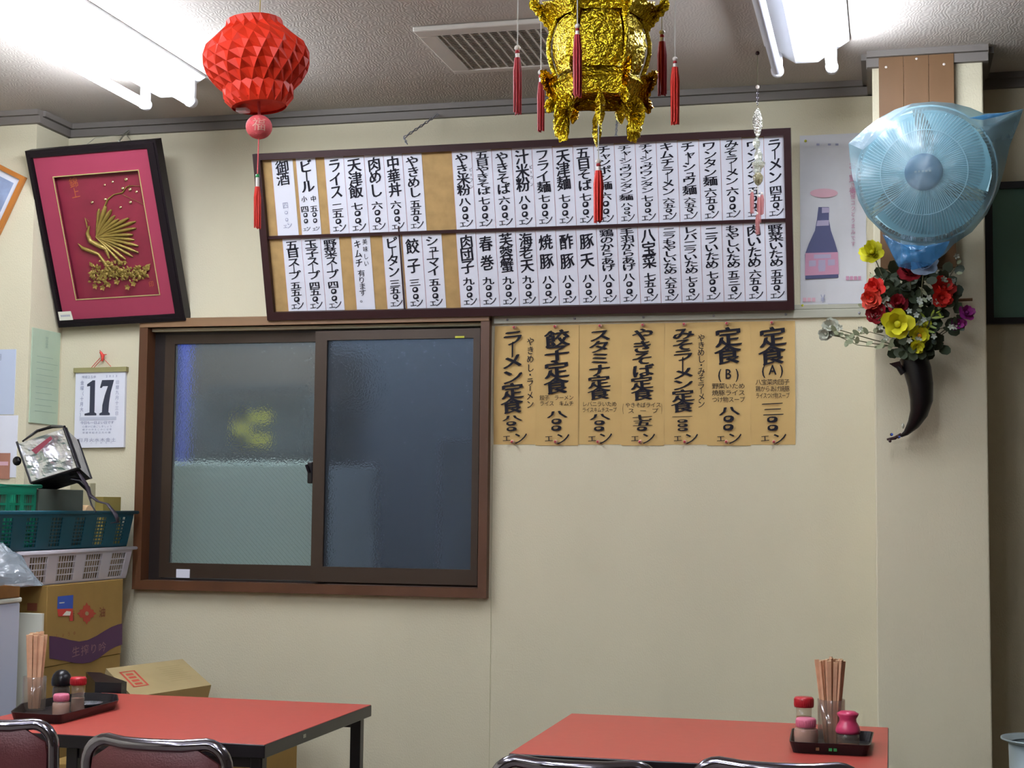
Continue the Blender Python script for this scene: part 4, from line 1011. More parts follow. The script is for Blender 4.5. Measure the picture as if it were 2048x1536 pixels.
for (x, y) in ((1783, 869), (1797, 874), (1780, 882)): tp.ball(aY(x, y, 4.268), .0045, 8)
lab(tp.obj('tip_fitting', M_dark, hv), 'dark metal fitting with blue beads')
MB().ball(aY(1784, 869, 4.262), .0035, 8).obj('blue_bead', M_bluel, hv); MB().ball(aY(1799, 874, 4.262), .003, 8).obj('blue_bead', M_bluel, hv)
MB().tube([aY(1862, 706, 4.24), aY(1868, 680, 4.30)], .002, 6).obj('hanging_wire', M_rail, hv)
pg = MB().tube([aY(1898, 601, 4.285), aY(1945, 599, 4.285)], .0042, 8); pg.tube([aY(1902, 600, 4.31), aY(1902, 601, 4.28)], .004, 8); tag(pg.obj('wooden_peg', M_panelw, None, aY(1915, 600, 4.31)), 'thin brown wooden peg sticking out beside the red flower', 'peg')
mouth = aY(1832, 715, 4.235)
def petal(c, d, u, L, wd, cup, n=5):
    """one petal growing from c along d, cupped towards u"""
    s_ = d.cross(u).normalized(); vs = []
    for i in range(n+1):
        f = i/n; ww = wd*math.sin(PI*(.12+.80*f))**.7; ctr = c+d*L*f+u*(cup*L*f*f)
        for q in (-1, -.4, .4, 1): vs.append(ctr+s_*ww*q+u*(cup*.35*wd*q*q)+u*.0015*math.sin(q*7+f*9))
    return vs, [[i*4+j, i*4+j+1, (i+1)*4+j+1, (i+1)*4+j] for i in range(n) for j in range(3)]
def flower(px, py, Y, rp, mm, label, face=(0, -1, .15), layers=3, np_=6, center=None, open_=1.0, name='artificial_flower'):
    c = aY(px, py, Y); u = V(face).normalized(); a1 = u.orthogonal().normalized(); b1 = u.cross(a1); R = rp*Y/F*1.12
    t = thing(name, label, 'flower', c, 'artificial flowers in the horn vase')
    for ly in range(layers):
        f = 1-.27*ly; cup = .25+.55*ly/open_
        for k in range(np_):
            a = 2*PI*(k+.5*ly)/np_+random.uniform(-.15, .15); d = (a1*math.cos(a)+b1*math.sin(a))+u*(.15+.35*ly); d.normalize()
            vs, fs = petal(c-u*R*.15, d, u, R*f*random.uniform(.9, 1.1), R*f*.52, cup); mb = MB().add(vs, fs, True); mb.add([v-u*.0008 for v in vs], [g_[::-1] for g_ in fs], True); mb.obj('petal', mm, t)
    MB().ball(c+u*R*.15, R*.22, 10).obj('flower_centre', center or mm, t)
    MB().tube([c-u*R*.1, c.lerp(mouth, .5)+V((0, .03, .01)), mouth+V((random.uniform(-.02, .02), 0, .02))], .0015, 5).obj('stem', M_stem, t)
    return t
FY = 4.19
flower(1745, 506, FY, 22, M_fyel, 'yellow rose at the upper left of the bouquet beside the poster', (-.3, -1, .3), 3, 6)
flower(1819, 545, FY-.01, 21, M_fredd, 'dark red carnation under the blue bag at the top of the bouquet', (0, -1, .5), 4, 8)
flower(1750, 577, FY-.02, 19, M_fred, 'bright red rose, uppermost of the reds on the left of the bouquet', (-.2, -1, .2), 3, 6)
flower(1744, 597, FY-.03, 20, M_fcoral, 'coral red rose below the uppermost left rose of the bouquet', (-.2, -1, -.1), 3, 6)
flower(1752, 628, FY-.02, 19, M_fredd, 'crimson rose at the lower left edge of the column', (-.1, -1, 0), 3, 6)
flower(1795, 610, FY, 20, M_fredd, 'deep maroon rose just above the big yellow flower', (0, -1, .4), 4, 7)
flower(1886, 578, FY, 22, M_fred, 'bright orange-red poppy at the upper right of the bouquet', (.3, -1, .5), 2, 6)
flower(1883, 595, FY-.01, 18, M_fred, 'small red blossom tucked under the right-hand poppy', (.2, -1, -.2), 2, 6)
flower(1795, 648, FY-.045, 28, M_fyel, 'largest yellow flower hanging over the vase mouth', (0, -1, -.1), 2, 5, None, 1.5)
flower(1839, 672, FY-.02, 18, M_fyel, 'small yellow flower with an orange centre over the vase mouth', (0, -1, 0), 2, 6, M_forange)
flower(1848, 652, FY, 13, M_fyel, 'little yellow bud above the orange-centred flower', (0, -1, .6), 2, 5)
flower(1835, 692, FY-.03, 13, M_fyel, 'pale yellow blossom lowest of all at the vase mouth', (0, -1, -.5), 2, 5)
flower(1933, 626, FY, 15, M_fpur, 'purple sweet pea at the far right, upper of two', (.3, -1, .3), 2, 5)
flower(1917, 647, FY, 14, M_fpur, 'purple sweet pea at the far right, lower of two', (.1, -1, -.2), 2, 5)
flower(1848, 530, FY-.085, 24, M_bagtuft, 'white translucent blossom in front of the gathered bag', (0, -1, .3), 3, 7)
flower(1663, 655, FY+.02, 17, M_fwhite, 'cream white blossom, higher of the two at the far left tip', (-.3, -1, .2), 2, 6)
flower(1652, 668, FY+.02, 13, M_fwhite, 'cream white blossom at the outermost left tip', (-.3, -1, -.1), 2, 6)
# leaves and sprigs
def sprig(label, pts, mm, nleaf=8, L=.02, wl=.35, name='leaf_sprig', cat='foliage', fl=None, spread=.02):
    P_ = [aY(x, y, yy) for x, y, yy in pts]; t = thing(name, label, cat, P_[0]); MB().tube(P_, .0011, 5).obj('stem', M_stem, t)
    lf = MB(); 
    for k in range(nleaf):
        f = (k+.5)/nleaf*(len(P_)-1); i = min(int(f), len(P_)-2); c = P_[i].lerp(P_[i+1], f-i); d = V((random.uniform(-1, 1), random.uniform(-.7, .1), random.uniform(-.8, 1))).normalized()
        c = c+V((random.gauss(0, spread*.5), random.gauss(0, spread*.3), random.gauss(0, spread*.5)))
        vs, fs = petal(c, d, V((0, -1, .2)).normalized(), L*random.uniform(.7, 1.2), L*wl, .15, 3); mb = MB().add(vs, fs, True); mb.obj('leaf', mm, t)
    if fl:
        for k in range(fl):
            f = (k+.5)/fl*(len(P_)-1); i = min(int(f), len(P_)-2); c = P_[i].lerp(P_[i+1], f-i)+V((random.gauss(0, spread), random.gauss(-.01, spread*.4), random.gauss(0, spread)))
            mb = MB()
            for q in range(5):
                a = q*1.257+k; d = V((math.cos(a), -.25, math.sin(a))).normalized(); vs, fs = petal(c, d, V((0, -1, 0)), .0085, .0035, .2, 2); mb.add(vs, fs, True)
            mb.ball(c, .0018, 6); mb.obj('white_blossom', M_fwhite, t)
    return t
Y0 = FY+.03
sprig('dark green leaves filling the middle of the bouquet, left half', [(1822, 705, Y0), (1800, 640, Y0), (1785, 590, Y0), (1775, 555, Y0)], M_leaf, 60, .036, .42, spread=.04)
sprig('dark green leaves filling the middle of the bouquet, centre', [(1832, 705, Y0), (1835, 640, Y0), (1835, 590, Y0), (1835, 555, Y0)], M_leaf, 70, .036, .42, spread=.045)
sprig('dark green leaves filling the middle of the bouquet, right half', [(1842, 705, Y0), (1865, 650, Y0), (1885, 600, Y0), (1895, 560, Y0)], M_leaf, 60, .036, .42, spread=.04)
sprig('dark green leaves spilling over the vase mouth', [(1830, 690, Y0-.04), (1822, 700, FY), (1815, 690, FY)], M_leaf, 22, .030, .4, spread=.035)
sprig('white gypsophila sprig above the left roses', [(1810, 690, FY), (1775, 590, FY), (1740, 545, FY)], M_leafp, 10, .016, .3, fl=8, spread=.016)
sprig('white gypsophila sprig in the centre of the bouquet', [(1835, 690, FY-.02), (1840, 630, FY-.03), (1846, 585, FY-.03)], M_leafp, 8, .016, .3, fl=8, spread=.014)
sprig('white gypsophila sprig at the upper right beside the bag', [(1845, 690, FY), (1880, 580, FY), (1915, 530, FY)], M_leafp, 10, .016, .3, fl=8, spread=.018)
sprig('white gypsophila sprig left of the coral roses', [(1820, 690, FY), (1765, 640, FY-.01), (1728, 612, FY-.02)], M_leafp, 8, .018, .3, fl=8, spread=.014)
sprig('long sage green trailing stem reaching left to the cream blossoms', [(1800, 680, FY), (1740, 664, FY), (1700, 672, FY), (1665, 662, FY)], M_leafp, 14, .020, .32, spread=.008, fl=3)
sprig('lower sage green trailing stem drooping to the left', [(1800, 685, FY), (1760, 695, FY), (1715, 690, FY), (1680, 674, FY)], M_leafp, 10, .020, .32, spread=.008)
sprig('sage green leaf stem reaching right below the purple flowers', [(1845, 690, FY), (1870, 660, FY), (1905, 652, FY), (1925, 640, FY)], M_leaf, 12, .022, .3, spread=.012, fl=4)
sprig('yellow green leaf blades in the right of the bouquet', [(1840, 690, FY), (1860, 640, FY-.02), (1870, 620, FY-.02)], mat('lime_leaf', '8c9a30', .5), 9, .028, .12, spread=.015)

# ================================================================ TABLES
def table(label, x0, x1, y0, y1, legs, tagpx=None):
    t = thing('dining_table', label, 'table', ((x0+x1)/2, (y0+y1)/2, 0))
    Z = .70
    tp = MB().bb((x0+.0015, y0+.0015, Z-.003), (x1-.0015, y1-.0015, Z), .0008).obj('laminate_top', M_red, t)
    MB().bb((x0, y0, Z-.030), (x1, y1, Z-.0008), .002).obj('black_edge', M_black, t)
    for lx in legs:
        for ly in (y0+.02, y1-.045): MB().bb((lx-.014, ly, 0), (lx+.014, ly+.028, Z-.029), .002).obj('leg', M_black, t)
    for ly in (y0+.034, y1-.031): MB().bb((min(legs), ly-.009, Z-.055), (max(legs), ly+.009, Z-.029)).obj('apron', M_black, t)
    return t
tA = table('red topped table at lower left beside the white refrigerator', -2.095, -1.317, 3.112, 3.812, (-1.345, -1.79))
tB = table('red topped table at lower right in front of the column', -.787, -.009, 3.165, 3.815, (-.760, -.036))
p = V((-1.3165, 3.35, .687)); MB().bb((-1.3172, 3.335, .682), (-1.3160, 3.350, .690)).obj('edge_mark', M_rail, tA)

# ================================================================ TRAYS AND CONDIMENTS
def tray(name, label, outline_, z0, h, wall=.004, flare=.010):
    """outline_: rim corners (x, y) anticlockwise"""
    t = thing(name, label, 'tray', (sum(p[0] for p in outline_)/len(outline_), sum(p[1] for p in outline_)/len(outline_), z0))
    cx_, cy_ = t.location.x, t.location.y
    def rounded(sc, r=.02, n=5):
        P_ = [V((cx_+(x-cx_)*1, cy_+(y-cy_)*1, 0)) for x, y in outline_]; out = []; k = len(P_)
        for i in range(k):
            a, b, c_ = P_[i-1], P_[i], P_[(i+1) % k]; d1 = (a-b).normalized(); d2 = (c_-b).normalized(); s1_, s2_ = b+d1*r, b+d2*r
            for j in range(n+1):
                f = j/n; out.append((s1_*(1-f)**2+b*2*f*(1-f)+s2_*f*f))
        C_ = V((cx_, cy_, 0)); return [C_+(p-C_)*(1-sc/(p-C_).length) for p in out]
    o1, o0, i1, i0 = rounded(0), rounded(flare), rounded(wall), rounded(flare+wall*.7); n = len(o1)
    vs = []
    for ring_, z in ((o0, z0), (o1, z0+h), (i1, z0+h), (i0, z0+.003)): vs += [V((p.x, p.y, z)) for p in ring_]
    fs = [[r*n+i, r*n+(i+1) % n, (r+1)*n+(i+1) % n, (r+1)*n+i] for r in range(3) for i in range(n)]+[list(range(n))[::-1], list(range(3*n, 4*n))]
    MB().add(vs, fs, False).obj('tray_body', M_tray, t)
    return t
ZT = .7005
tray('tray', 'black fan shaped tray of condiments on the left table', [(-2.085, 3.40), (-2.02, 3.245), (-1.885, 3.235), (-1.885, 3.52), (-1.955, 3.64), (-2.06, 3.64)], ZT, .022)
tr2 = tray('tray', 'black rectangular tray of condiments on the right table', [(-.215, 3.345), (-.045, 3.345), (-.040, 3.56), (-.222, 3.56)], ZT, .024)
for dx, m_ in ((-.155, M_forange), (-.128, MATS['green_bead']), (-.118, MATS['green_bead'])):
    MB().bb((dx-.004, 3.3460, ZT+.008), (dx+.003, 3.3485, ZT+.014)).obj('tray_mark', m_ if m_ != M_forange else M_panelw, tr2)
ORD = 'leftmost,second,third,fourth,fifth,sixth,seventh,eighth,ninth,tenth,eleventh,twelfth,thirteenth,fourteenth,fifteenth,sixteenth,seventeenth,eighteenth,nineteenth,twentieth'.split(',')
def chopstick_holder(px, py, Y, w, hgt, n, top_y, seed, label):
    c = V((aY(px, py, Y).x, Y, ZT+.0035))
    t = thing('chopstick_holder', label, 'holder', c)
    MB().lathe([(0, .0), (w*.92, .0), (w, .004), (w, hgt), (w-.0018, hgt), (w-.0018, .003), (0, .003)], Matrix.Translation(c), 28).obj('clear_cup', M_clear, t)
    rnd = random.Random(seed); 
    H = aY(px, top_y, Y).z-c.z
    order = sorted(range(n), key=lambda k: w*math.sqrt((k+.5)/n)*math.cos(k*2.4))
    for k in range(n):
        rr = w*.72*math.sqrt((k+.5)/n); a = k*2.4; nth = ORD[order.index(k)]
        b0 = c+V((rr*.62*math.cos(a), rr*.62*math.sin(a), .004)); spread = 1.55 if label.startswith('clear cup of loose') else 1.12
        dx = rr*spread*math.cos(a); dy = rr*spread*math.sin(a)
        hh = H*rnd.uniform(.955, 1.0)*(1-.02*abs(math.cos(a)))
        e_ = c+V((dx, dy, hh)); ax = (e_-b0).normalized(); s_ = V((0, 1, 0)).cross(ax).normalized(); q_ = ax.cross(s_)
        rz = rnd.uniform(0, 1.5); s_, q_ = s_*math.cos(rz)+q_*math.sin(rz), q_*math.cos(rz)-s_*math.sin(rz); h1, h2 = .0047, .0027
        vs = [b0+s_*x*.6+q_*y*.6 for x, y in ((-h1, -h2), (h1, -h2), (h1, h2), (-h1, h2))]+[e_+s_*x+q_*y for x, y in ((-h1, -h2), (h1, -h2), (h1, h2), (-h1, h2))]
        cs = thing('chopsticks', 'wooden chopsticks with tops '+(nth if nth == 'leftmost' else nth+' from the left')+' in the '+('right' if seed == 2 else 'left')+' table cup', 'chopsticks', b0, 'chopsticks in the '+('right' if seed == 2 else 'left')+' table cup')
        MB().add(vs, [[0, 3, 2, 1], [0, 1, 5, 4], [1, 2, 6, 5], [2, 3, 7, 6], [3, 0, 4, 7]]).obj('shaft', M_chop, cs)
        MB().add([v+ax*.0002 for v in vs[4:]], [[0, 1, 2, 3]]).obj('cut_end', M_chopl, cs)
    return t
chopstick_holder(68, 1400, 3.42, .0285, .082, 18, 1262, 1, 'clear cup of upright chopsticks on the left tray')
chopstick_holder(1663, 1476, 3.475, .0300, .098, 20, 1314, 2, 'clear cup of loose splayed chopsticks on the right tray')
def jar(name, label, px, Y, py_base, prof_glass, prof_cap, capm, fillm, fill, ribs=True, glassm=None, cat='jar'):
    b = aY(px, py_base, Y); c = V((b.x, Y, ZT+.0035)); t = thing(name, label, cat, c)
    Mj = Matrix.Translation(c)
    MB().lathe(prof_glass, Mj, 28).obj('glass_body', glassm or M_clear, t)
    if fill: MB().lathe([(0, .002)]+[(r-.0015, max(z, .002)) for r, z in prof_glass if z <= fill and r > .003]+[(prof_glass[-2][0]*0+max(.004, prof_glass[2][0]-.002), fill), (0, fill)], Mj, 24).obj('contents', fillm, t)
    cap = MB().lathe(prof_cap, Mj, 32, True); 
    o = cap.obj('cap', capm, t)
    if ribs:
        rb = MB(); r_ = max(r for r, z in prof_cap); za = prof_cap[0][1]+.003; zb2 = prof_cap[-1][1]-.004
        for k in range(28):
            a = 2*PI*k/28; rb.tube([c+V((r_*math.cos(a), r_*math.sin(a), za)), c+V((r_*math.cos(a), r_*math.sin(a), zb2))], .0007, 4)
        rb.obj('cap_ribs', capm, o)['kind'] = 'stuff'
    return t
def capprof(r, z0, z1): return [(0, z0), (r, z0), (r, z1-.003), (r-.002, z1), (0, z1)]
def body(r, h, rn, hn): return [(0, 0), (r*.95, 0), (r, .003), (r, h*.8), (r*.97, h*.9), (rn, h), (rn, hn), (0, hn)]
# left tray: salt with pink cap, red-capped shaker, round black-lidded pot
jar('salt_jar', 'small salt jar with pale pink cap on the left tray', 122, 3.345, 1418, body(.0215, .034, .017, .038), capprof(.0185, .036, .053), M_capp, M_powder, .032)
jar('spice_jar', 'taller spice jar with red cap on the left tray', 155, 3.42, 1413, [(0, 0), (.0165, 0), (.0175, .004), (.0165, .034), (.0145, .040), (.0150, .046), (.0155, .066), (0, .066)], capprof(.0195, .066, .085), M_capr, M_powder, .034)
jar('sauce_pot', 'dark pot with a glossy domed black lid behind the jars on the left tray', 122, 3.56, 1395, body(.022, .042, .019, .046), [(0, .044), (.024, .044), (.0255, .052), (.0250, .062), (.0215, .072), (.015, .080), (.008, .0835), (0, .0845)], M_black, M_dark, .04, False)
c_ = aY(190, 1396, 3.54); tag(MB().lathe([(0, .003), (.022, .003), (.034, .010), (.0345, .0115), (.022, .005), (0, .005)], Matrix.Translation((c_.x-.005, 3.52, ZT+.002)), 32).obj('small_dish', mat('shiny_grey_dish', 'a8a8b0', .2, metal=.7), None, (c_.x-.005, 3.52, ZT+.005)), 'shallow shiny dish at the right end of the left tray', 'dish')
# right tray
jar('spice_jar', 'taller spice jar with dark red cap on the right tray', 1608, 3.53, 1452, [(0, 0), (.0185, 0), (.0195, .004), (.0185, .036), (.0165, .043), (.0170, .048), (.0175, .072), (0, .072)], capprof(.0215, .072, .094), M_capr, M_spice, .05)
jar('salt_jar', 'small salt jar with pale pink cap on the right tray', 1612, 3.415, 1482, body(.0265, .043, .0205, .046), capprof(.0215, .044, .063), M_capp, M_powder, .040)
jar('pepper_jar', 'squat glass jar with a waisted hot pink lid on the right tray', 1696, 3.44, 1472, body(.0245, .030, .022, .032), [(0, .031), (.0255, .031), (.0265, .037), (.0240, .047), (.0185, .056), (.0180, .062), (.0225, .070), (.0235, .0735), (.016, .078), (0, .0795)], M_caph, M_spice, .006, False)

# ================================================================ CHAIRS
def chair(label, x, y, rot, z=0.0):
    t = thing('pipe_chair', label, 'chair', (x, y, 0), 'chrome pipe chairs at the tables'); t.rotation_euler = (0, 0, 0)
    o0 = V((x, y, 0)); Rm = Matrix.Rotation(rot, 3, 'Z'); Q = lambda a, b, c_: o0+Rm @ V((a, b, c_))
    hw, top, cr = .142, .784, .042
    def bow(a): return .016*math.cos(a/hw*PI/2)
    # one continuous tube: rear foot, up the side, over the top, down again
    def path(s, inset=0):
        P_ = []; w_ = hw-inset; tp_ = top-inset
        for k in range(7):
            an = PI/2*k/6; P_.append((s*(w_-cr+cr*math.cos(an)), -.02, tp_-cr+cr*math.sin(an)))
        return P_
    L_ = [(-hw*1.0, .03, .012), (-hw, .02, .25), (-hw, 0, .45), (-hw, -.01, .60)]+path(-1); R_ = path(1)[::-1]+[(hw, -.01, .60), (hw, 0, .45), (hw, .02, .25), (hw, .03, .012)]
    mid_ = [(a, -.02-bow(a)*1.0, top-.0035*math.cos(a/hw*PI/2)) for a in (-.06, -.03, 0, .03, .06)]
    MB().tube([Q(*p) for p in L_+mid_+R_], .0115, 14).obj('back_frame', M_chrome, t)
    # padded backrest inside the tube
    mb = MB(); vs = []; n, m = 12, 8; wi, z0, z1 = hw-.011, .585, top-.010
    for side in (0, 1):
        for j in range(m+1):
            f = j/m; zz_ = z0+(z1-z0)*f
            for i in range(n+1):
                u = i/n*2-1; cut = 0
                if zz_ > z1-cr: cut = cr-math.sqrt(max(0, cr*cr-(zz_-(z1-cr))**2))
                a = u*(wi-cut); th = .010*(1-abs(u)**6)*(1-abs(2*f-1)**8)+.003
                vs.append(Q(a, -.02-bow(a)+(-th if side == 0 else th), zz_))
    k_ = (n+1)*(m+1)
    fs = [[j*(n+1)+i, j*(n+1)+i+1, (j+1)*(n+1)+i+1, (j+1)*(n+1)+i] for j in range(m) for i in range(n)]
    fs += [[k_+q for q in f_[::-1]] for f_ in fs]
    mb.add(vs, fs, True); mb.obj('backrest', M_maroon, t)
    st = MB().box((0, 0, 0), (2*hw-.01, .27, .045), None, .015); st.v = [Q(v.x, v.y+.155, v.z+.43) for v in st.v]; st.obj('seat', M_maroon, t)
    MB().tube([Q(-hw+.006, .012, .40), Q(-hw+.006, .27, .40), Q(hw-.006, .27, .40), Q(hw-.006, .012, .40)], .010, 10).obj('seat_frame', M_chrome, t)
    for s in (-1, 1): MB().tube([Q(s*(hw-.006), .25, .40), Q(s*hw, .31, .012)], .0105, 10).obj('leg', M_chrome, t)
    for s in (-1, 1):
        MB().lathe([(0, 0), (.014, 0), (.014, .02), (0, .02)], Matrix.Translation(Q(s*hw, .312, 0)), 12).obj('rubber_foot', M_black, t); MB().lathe([(0, 0), (.014, 0), (.014, .02), (0, .02)], Matrix.Translation(Q(s*hw, .03, 0)), 12).obj('rubber_foot', M_black, t)
    return t
chair('maroon chrome pipe chair at the lower left corner of the photo', -1.735, 2.72, .10)
chair('maroon chrome pipe chair second from left, in front of the left table', -1.303, 2.60, -.03)
chair('maroon chrome pipe chair second from right, at the left end of the right table', -.525, 2.60, .0)
chair('maroon chrome pipe chair furthest right, below the right tray', -.190, 2.685, .0)

# ================================================================ REFRIGERATOR AND THINGS ON IT
fx1 = aY(38, 1300, 3.87).x; ftop = aY(38, 1194, 3.87).z
fg = thing('refrigerator', 'low white refrigerator at the left edge beside the red table', 'refrigerator', (fx1-.22, 3.6, 0))
MB().bb((fx1-.45, 3.35, 0.02), (fx1, 3.87, ftop-.014), .006).obj('body', M_fridge, fg)
MB().bb((fx1-.452, 3.345, ftop-.014), (fx1+.003, 3.873, ftop), .004).obj('top_lid', M_cream, fg)
MB().bb((fx1-.44, 3.37, 0), (fx1-.01, 3.86, .02)).obj('plinth', M_black, fg)
a = aY(41, 1168, 3.86); tb = MB().bb((fx1-.43, 3.40, ftop), (a.x, 3.86, a.z), .003).obj('wooden_box', M_brownt, None, (fx1-.2, 3.6, ftop)); tag(tb, 'flat brown wooden box on top of the white refrigerator', 'box')
# crumpled clear bag on the box
bg = MB(); cb = aY(18, 1130, 3.76); zc0 = a.z; vs = []; n, m = 26, 14
for j in range(m+1):
    f = j/m
    for i in range(n):
        an = 2*PI*i/n; r = .105*(1-f**1.6*.75)*(1+.22*noise.noise(V((math.cos(an)*1.3, math.sin(an)*1.3, f*2.5+2)))); 
        tip = .035 if f > .7 else 0
        vs.append(V((cb.x-.035+r*1.15*math.cos(an)-.02*f, 3.76+r*.8*math.sin(an), zc0+.002+(.115*f)+.012*noise.noise(V((math.cos(an)*3, math.sin(an)*3, f*4))))) )
bg.add(vs, [[j*n+i, j*n+(i+1) % n, (j+1)*n+(i+1) % n, (j+1)*n+i] for j in range(m) for i in range(n)], False); bg.add([vs[m*n+i] for i in range(n)], [list(range(n))])
tag(bg.obj('crumpled_bag', M_bagw, None, (cb.x, 3.76, zc0)), 'crumpled clear plastic bag on the brown box at the left edge', 'bag')
# pale card behind the chopsticks
a, b = aY(45, 1226, 3.95), aY(83, 1262, 3.95)
tag(MB().bb((a.x-.03, 3.95, 0), (b.x, 3.962, a.z), .001).obj('white_carton', M_cream), 'narrow white carton standing behind the left chopstick cup', 'carton')

# ================================================================ CARDBOARD BOXES AND CRATES
XS = -2.40                       # plane of the stack's sides that face the room
zbot, ztop = .735, .972
bx = thing('cardboard_box', 'printed cardboard box with a red flower mark and purple wave under the crates', 'box', (-2.55, 4.25, zbot))
MB().bb((-2.70, 4.03, zbot), (XS, 4.485, ztop), .002).obj('box_body', M_cardb, bx)
Wb = Matrix(((0, 0, 1, XS+.0004), (1, 0, 0, 0), (0, 1, 0, 0), (0, 0, 0, 1)))
def bp(x, y): l_ = aX(x, y, XS); return l_.y, l_.z
def bpoly(mb, pts, z=0): mb.prism([bp(*p) for p in pts], Wb, .0004, z); return mb
wt = [(98, 1272), (110, 1273), (125, 1276), (140, 1280), (158, 1283), (175, 1280), (192, 1272), (208, 1262), (222, 1254), (235, 1249), (244, 1247)]
wb_ = [(244, 1289), (232, 1293), (220, 1299), (208, 1308), (196, 1317), (180, 1325), (165, 1327), (148, 1326), (130, 1322), (112, 1319), (98, 1317)]
mbw = MB()
for i in range(len(wt)-1): mbw.add([V((*bp(*wt[i]), .0006)), V((*bp(*wb_[-1-i]), .0006)), V((*bp(*wb_[-2-i]), .0006)), V((*bp(*wt[i+1]), .0006))], [[0, 1, 2, 3]], False, Wb)
mbw.obj('purple_wave', M_purple, bx)
em = MB(); P0 = (173, 1227)
def ep(pts): return [bp(P0[0]+x*19, P0[1]-y*22) for x, y in pts]
for k in range(4):
    a = PI/2*k; c2, s2_ = math.cos(a), math.sin(a)
    P_ = [(.10, -.20), (.42, -.40), (.72, -.32), (.72, -.16), (1.0, 0), (.72, .16), (.72, .32), (.42, .40), (.10, .20)]
    em.prism(ep([(x*c2-y*s2_, x*s2_+y*c2) for x, y in P_]), Wb, .0005)
em.prism(ep([(.45*math.cos(x), .45*math.sin(x)) for x in [PI/4*j for j in range(8)]]), Wb, .0006); em.obj('red_emblem', M_redp, bx)
e2 = MB(); e2.prism(ep([(.2*math.cos(x), .2*math.sin(x)) for x in [PI/4*j for j in range(8)]]), Wb, .0004, .0006); e2.obj('emblem_centre', M_cardl, bx)
t = MB(); l0 = bp(143, 1232); put(t, '醤', l0[0], l0[1], .034, .030, Wb, .0, 0, 0, .0008, 0); l0 = bp(204, 1224); put(t, '油', l0[0], l0[1], .040, .032, Wb, .0, 0, 0, .0008, 0)
htext(t, 'しょうゆ', bp(152, 0)[0], bp(196, 0)[0], bp(175, 1262)[1], .012, Wb @ Matrix.Translation((0, 0, .0002)), 0)
t.obj('lettering', mat('brown_red_print', '7c4028', .8), bx)
t = MB(); xx0, xx1 = bp(142, 1300)[0], bp(212, 1300)[0]
for k, ch_ in enumerate('生搾り吟'): put(t, ch_, xx0+(xx1-xx0)*(k+.5)/4, bp(150+k*18, 1303-k*3)[1], .045, .030, Wb @ Matrix.Translation((0, 0, .0006)), .0, 0, .12, .0004, 0)
t.obj('lettering', M_pinkp, bx)
bpoly(MB(), [(115, 1193), (146, 1190), (145, 1217), (114, 1218)], .0004).obj('blue_label', M_bluel, bx)
t = MB(); bpoly(t, [(114, 1218), (145, 1217), (145, 1242), (139, 1242), (138, 1232), (116, 1233)], .0005); t.obj('red_label', M_redl, bx)
t = MB(); bpoly(t, [(124, 1231), (132, 1222), (141, 1223), (139, 1231)], .001); t.obj('label_mark', M_cream, bx)
t = MB(); bpoly(t, [(118, 1205), (128, 1204), (128, 1206), (118, 1207)], .0008); t.obj('label_line', M_cream, bx)
a, b = aY(55, 1206, 4.03), aY(74, 1222, 4.03); MB().bb((a.x, 4.029, b.z), (b.x, 4.0298, a.z)).obj('brown_stamp', MATS['brown_red_print'], bx)
tag(MB().bb((-2.71, 4.025, 0), (XS-.002, 4.485, zbot-.001), .002).obj('cardboard_box', M_cardb, None, (-2.55, 4.25, 0)), 'plain cardboard box standing on the floor under the printed box', 'box')
# tilted pale carton
A, B, Dd = aY(212, 1337, 4.06), aY(365, 1318, 4.42), aY(266, 1394, 3.88)
C_ = B+Dd-A; nrm = (Dd-A).cross(B-A).normalized(); dn = -nrm*.06 if nrm.z > 0 else nrm*.06
mb = MB().add([A, Dd, C_, B, A+dn, Dd+dn, C_+dn, B+dn], [[0, 1, 2, 3], [4, 7, 6, 5], [0, 4, 5, 1], [1, 5, 6, 2], [2, 6, 7, 3], [3, 7, 4, 0]])
P1, P4 = aY(172, 1350, 4.05), aY(196, 1350, 3.85)
tag(MB().prism([(P1.x, 4.05), (P4.x, 3.835), (Dd.x-.012, 3.835), (Dd.x-.014, Dd.y-.012), (A.x-.012, 4.05)], Matrix(), .225, .50).obj('black_case', M_black, None, (-2.1, 3.95, .5)), 'black case squeezed between the printed box and the tilted carton', 'case')
tag(MB().bb((P1.x, 3.84, 0), (Dd.x-.02, 3.99, .499), .003).obj('lower_carton', M_cardb, None, (-2.1, 3.95, 0)), 'cardboard carton on the floor under the black case', 'box')
tc = thing('carton', 'pale cardboard carton tilted behind the left table with a red stamp', 'box', A+dn)
mb.obj('box_body', M_cardl, tc)
TM = plane(A, Dd-A, B-A) if nrm.z > 0 else plane(A, Dd-A, B-A)
def tq(u, v_, h=.0006): return A+(Dd-A)*u+(B-A)*v_+(-dn.normalized())*h
t = MB()
def bar(u0, v0, u1, v1): t.add([tq(u0, v0), tq(u1, v0), tq(u1, v1), tq(u0, v1)], [[0, 1, 2, 3]])
bar(.18, .10, .72, .125); bar(.18, .27, .72, .295); bar(.18, .10, .21, .295); bar(.69, .10, .72, .295)
for k in range(4): bar(.26+.11*k, .15, .33+.11*k, .24)
t.obj('red_stamp', M_redp, tc)
t = MB()
for k in range(8): bar(.2+.07*k, .56+.02*(k % 3), .212+.07*k, .88-.03*(k % 2))
t.obj('faint_print', mat('olive_print', '8a7a50', .8), tc)
tag(MB().bb((-1.98, 3.98, 0), (-1.74, 4.36, .60), .003).obj('cardboard_box', M_cardb, None, (-2.0, 4.2, 0)), 'cardboard box on the floor holding up the tilted carton', 'box')

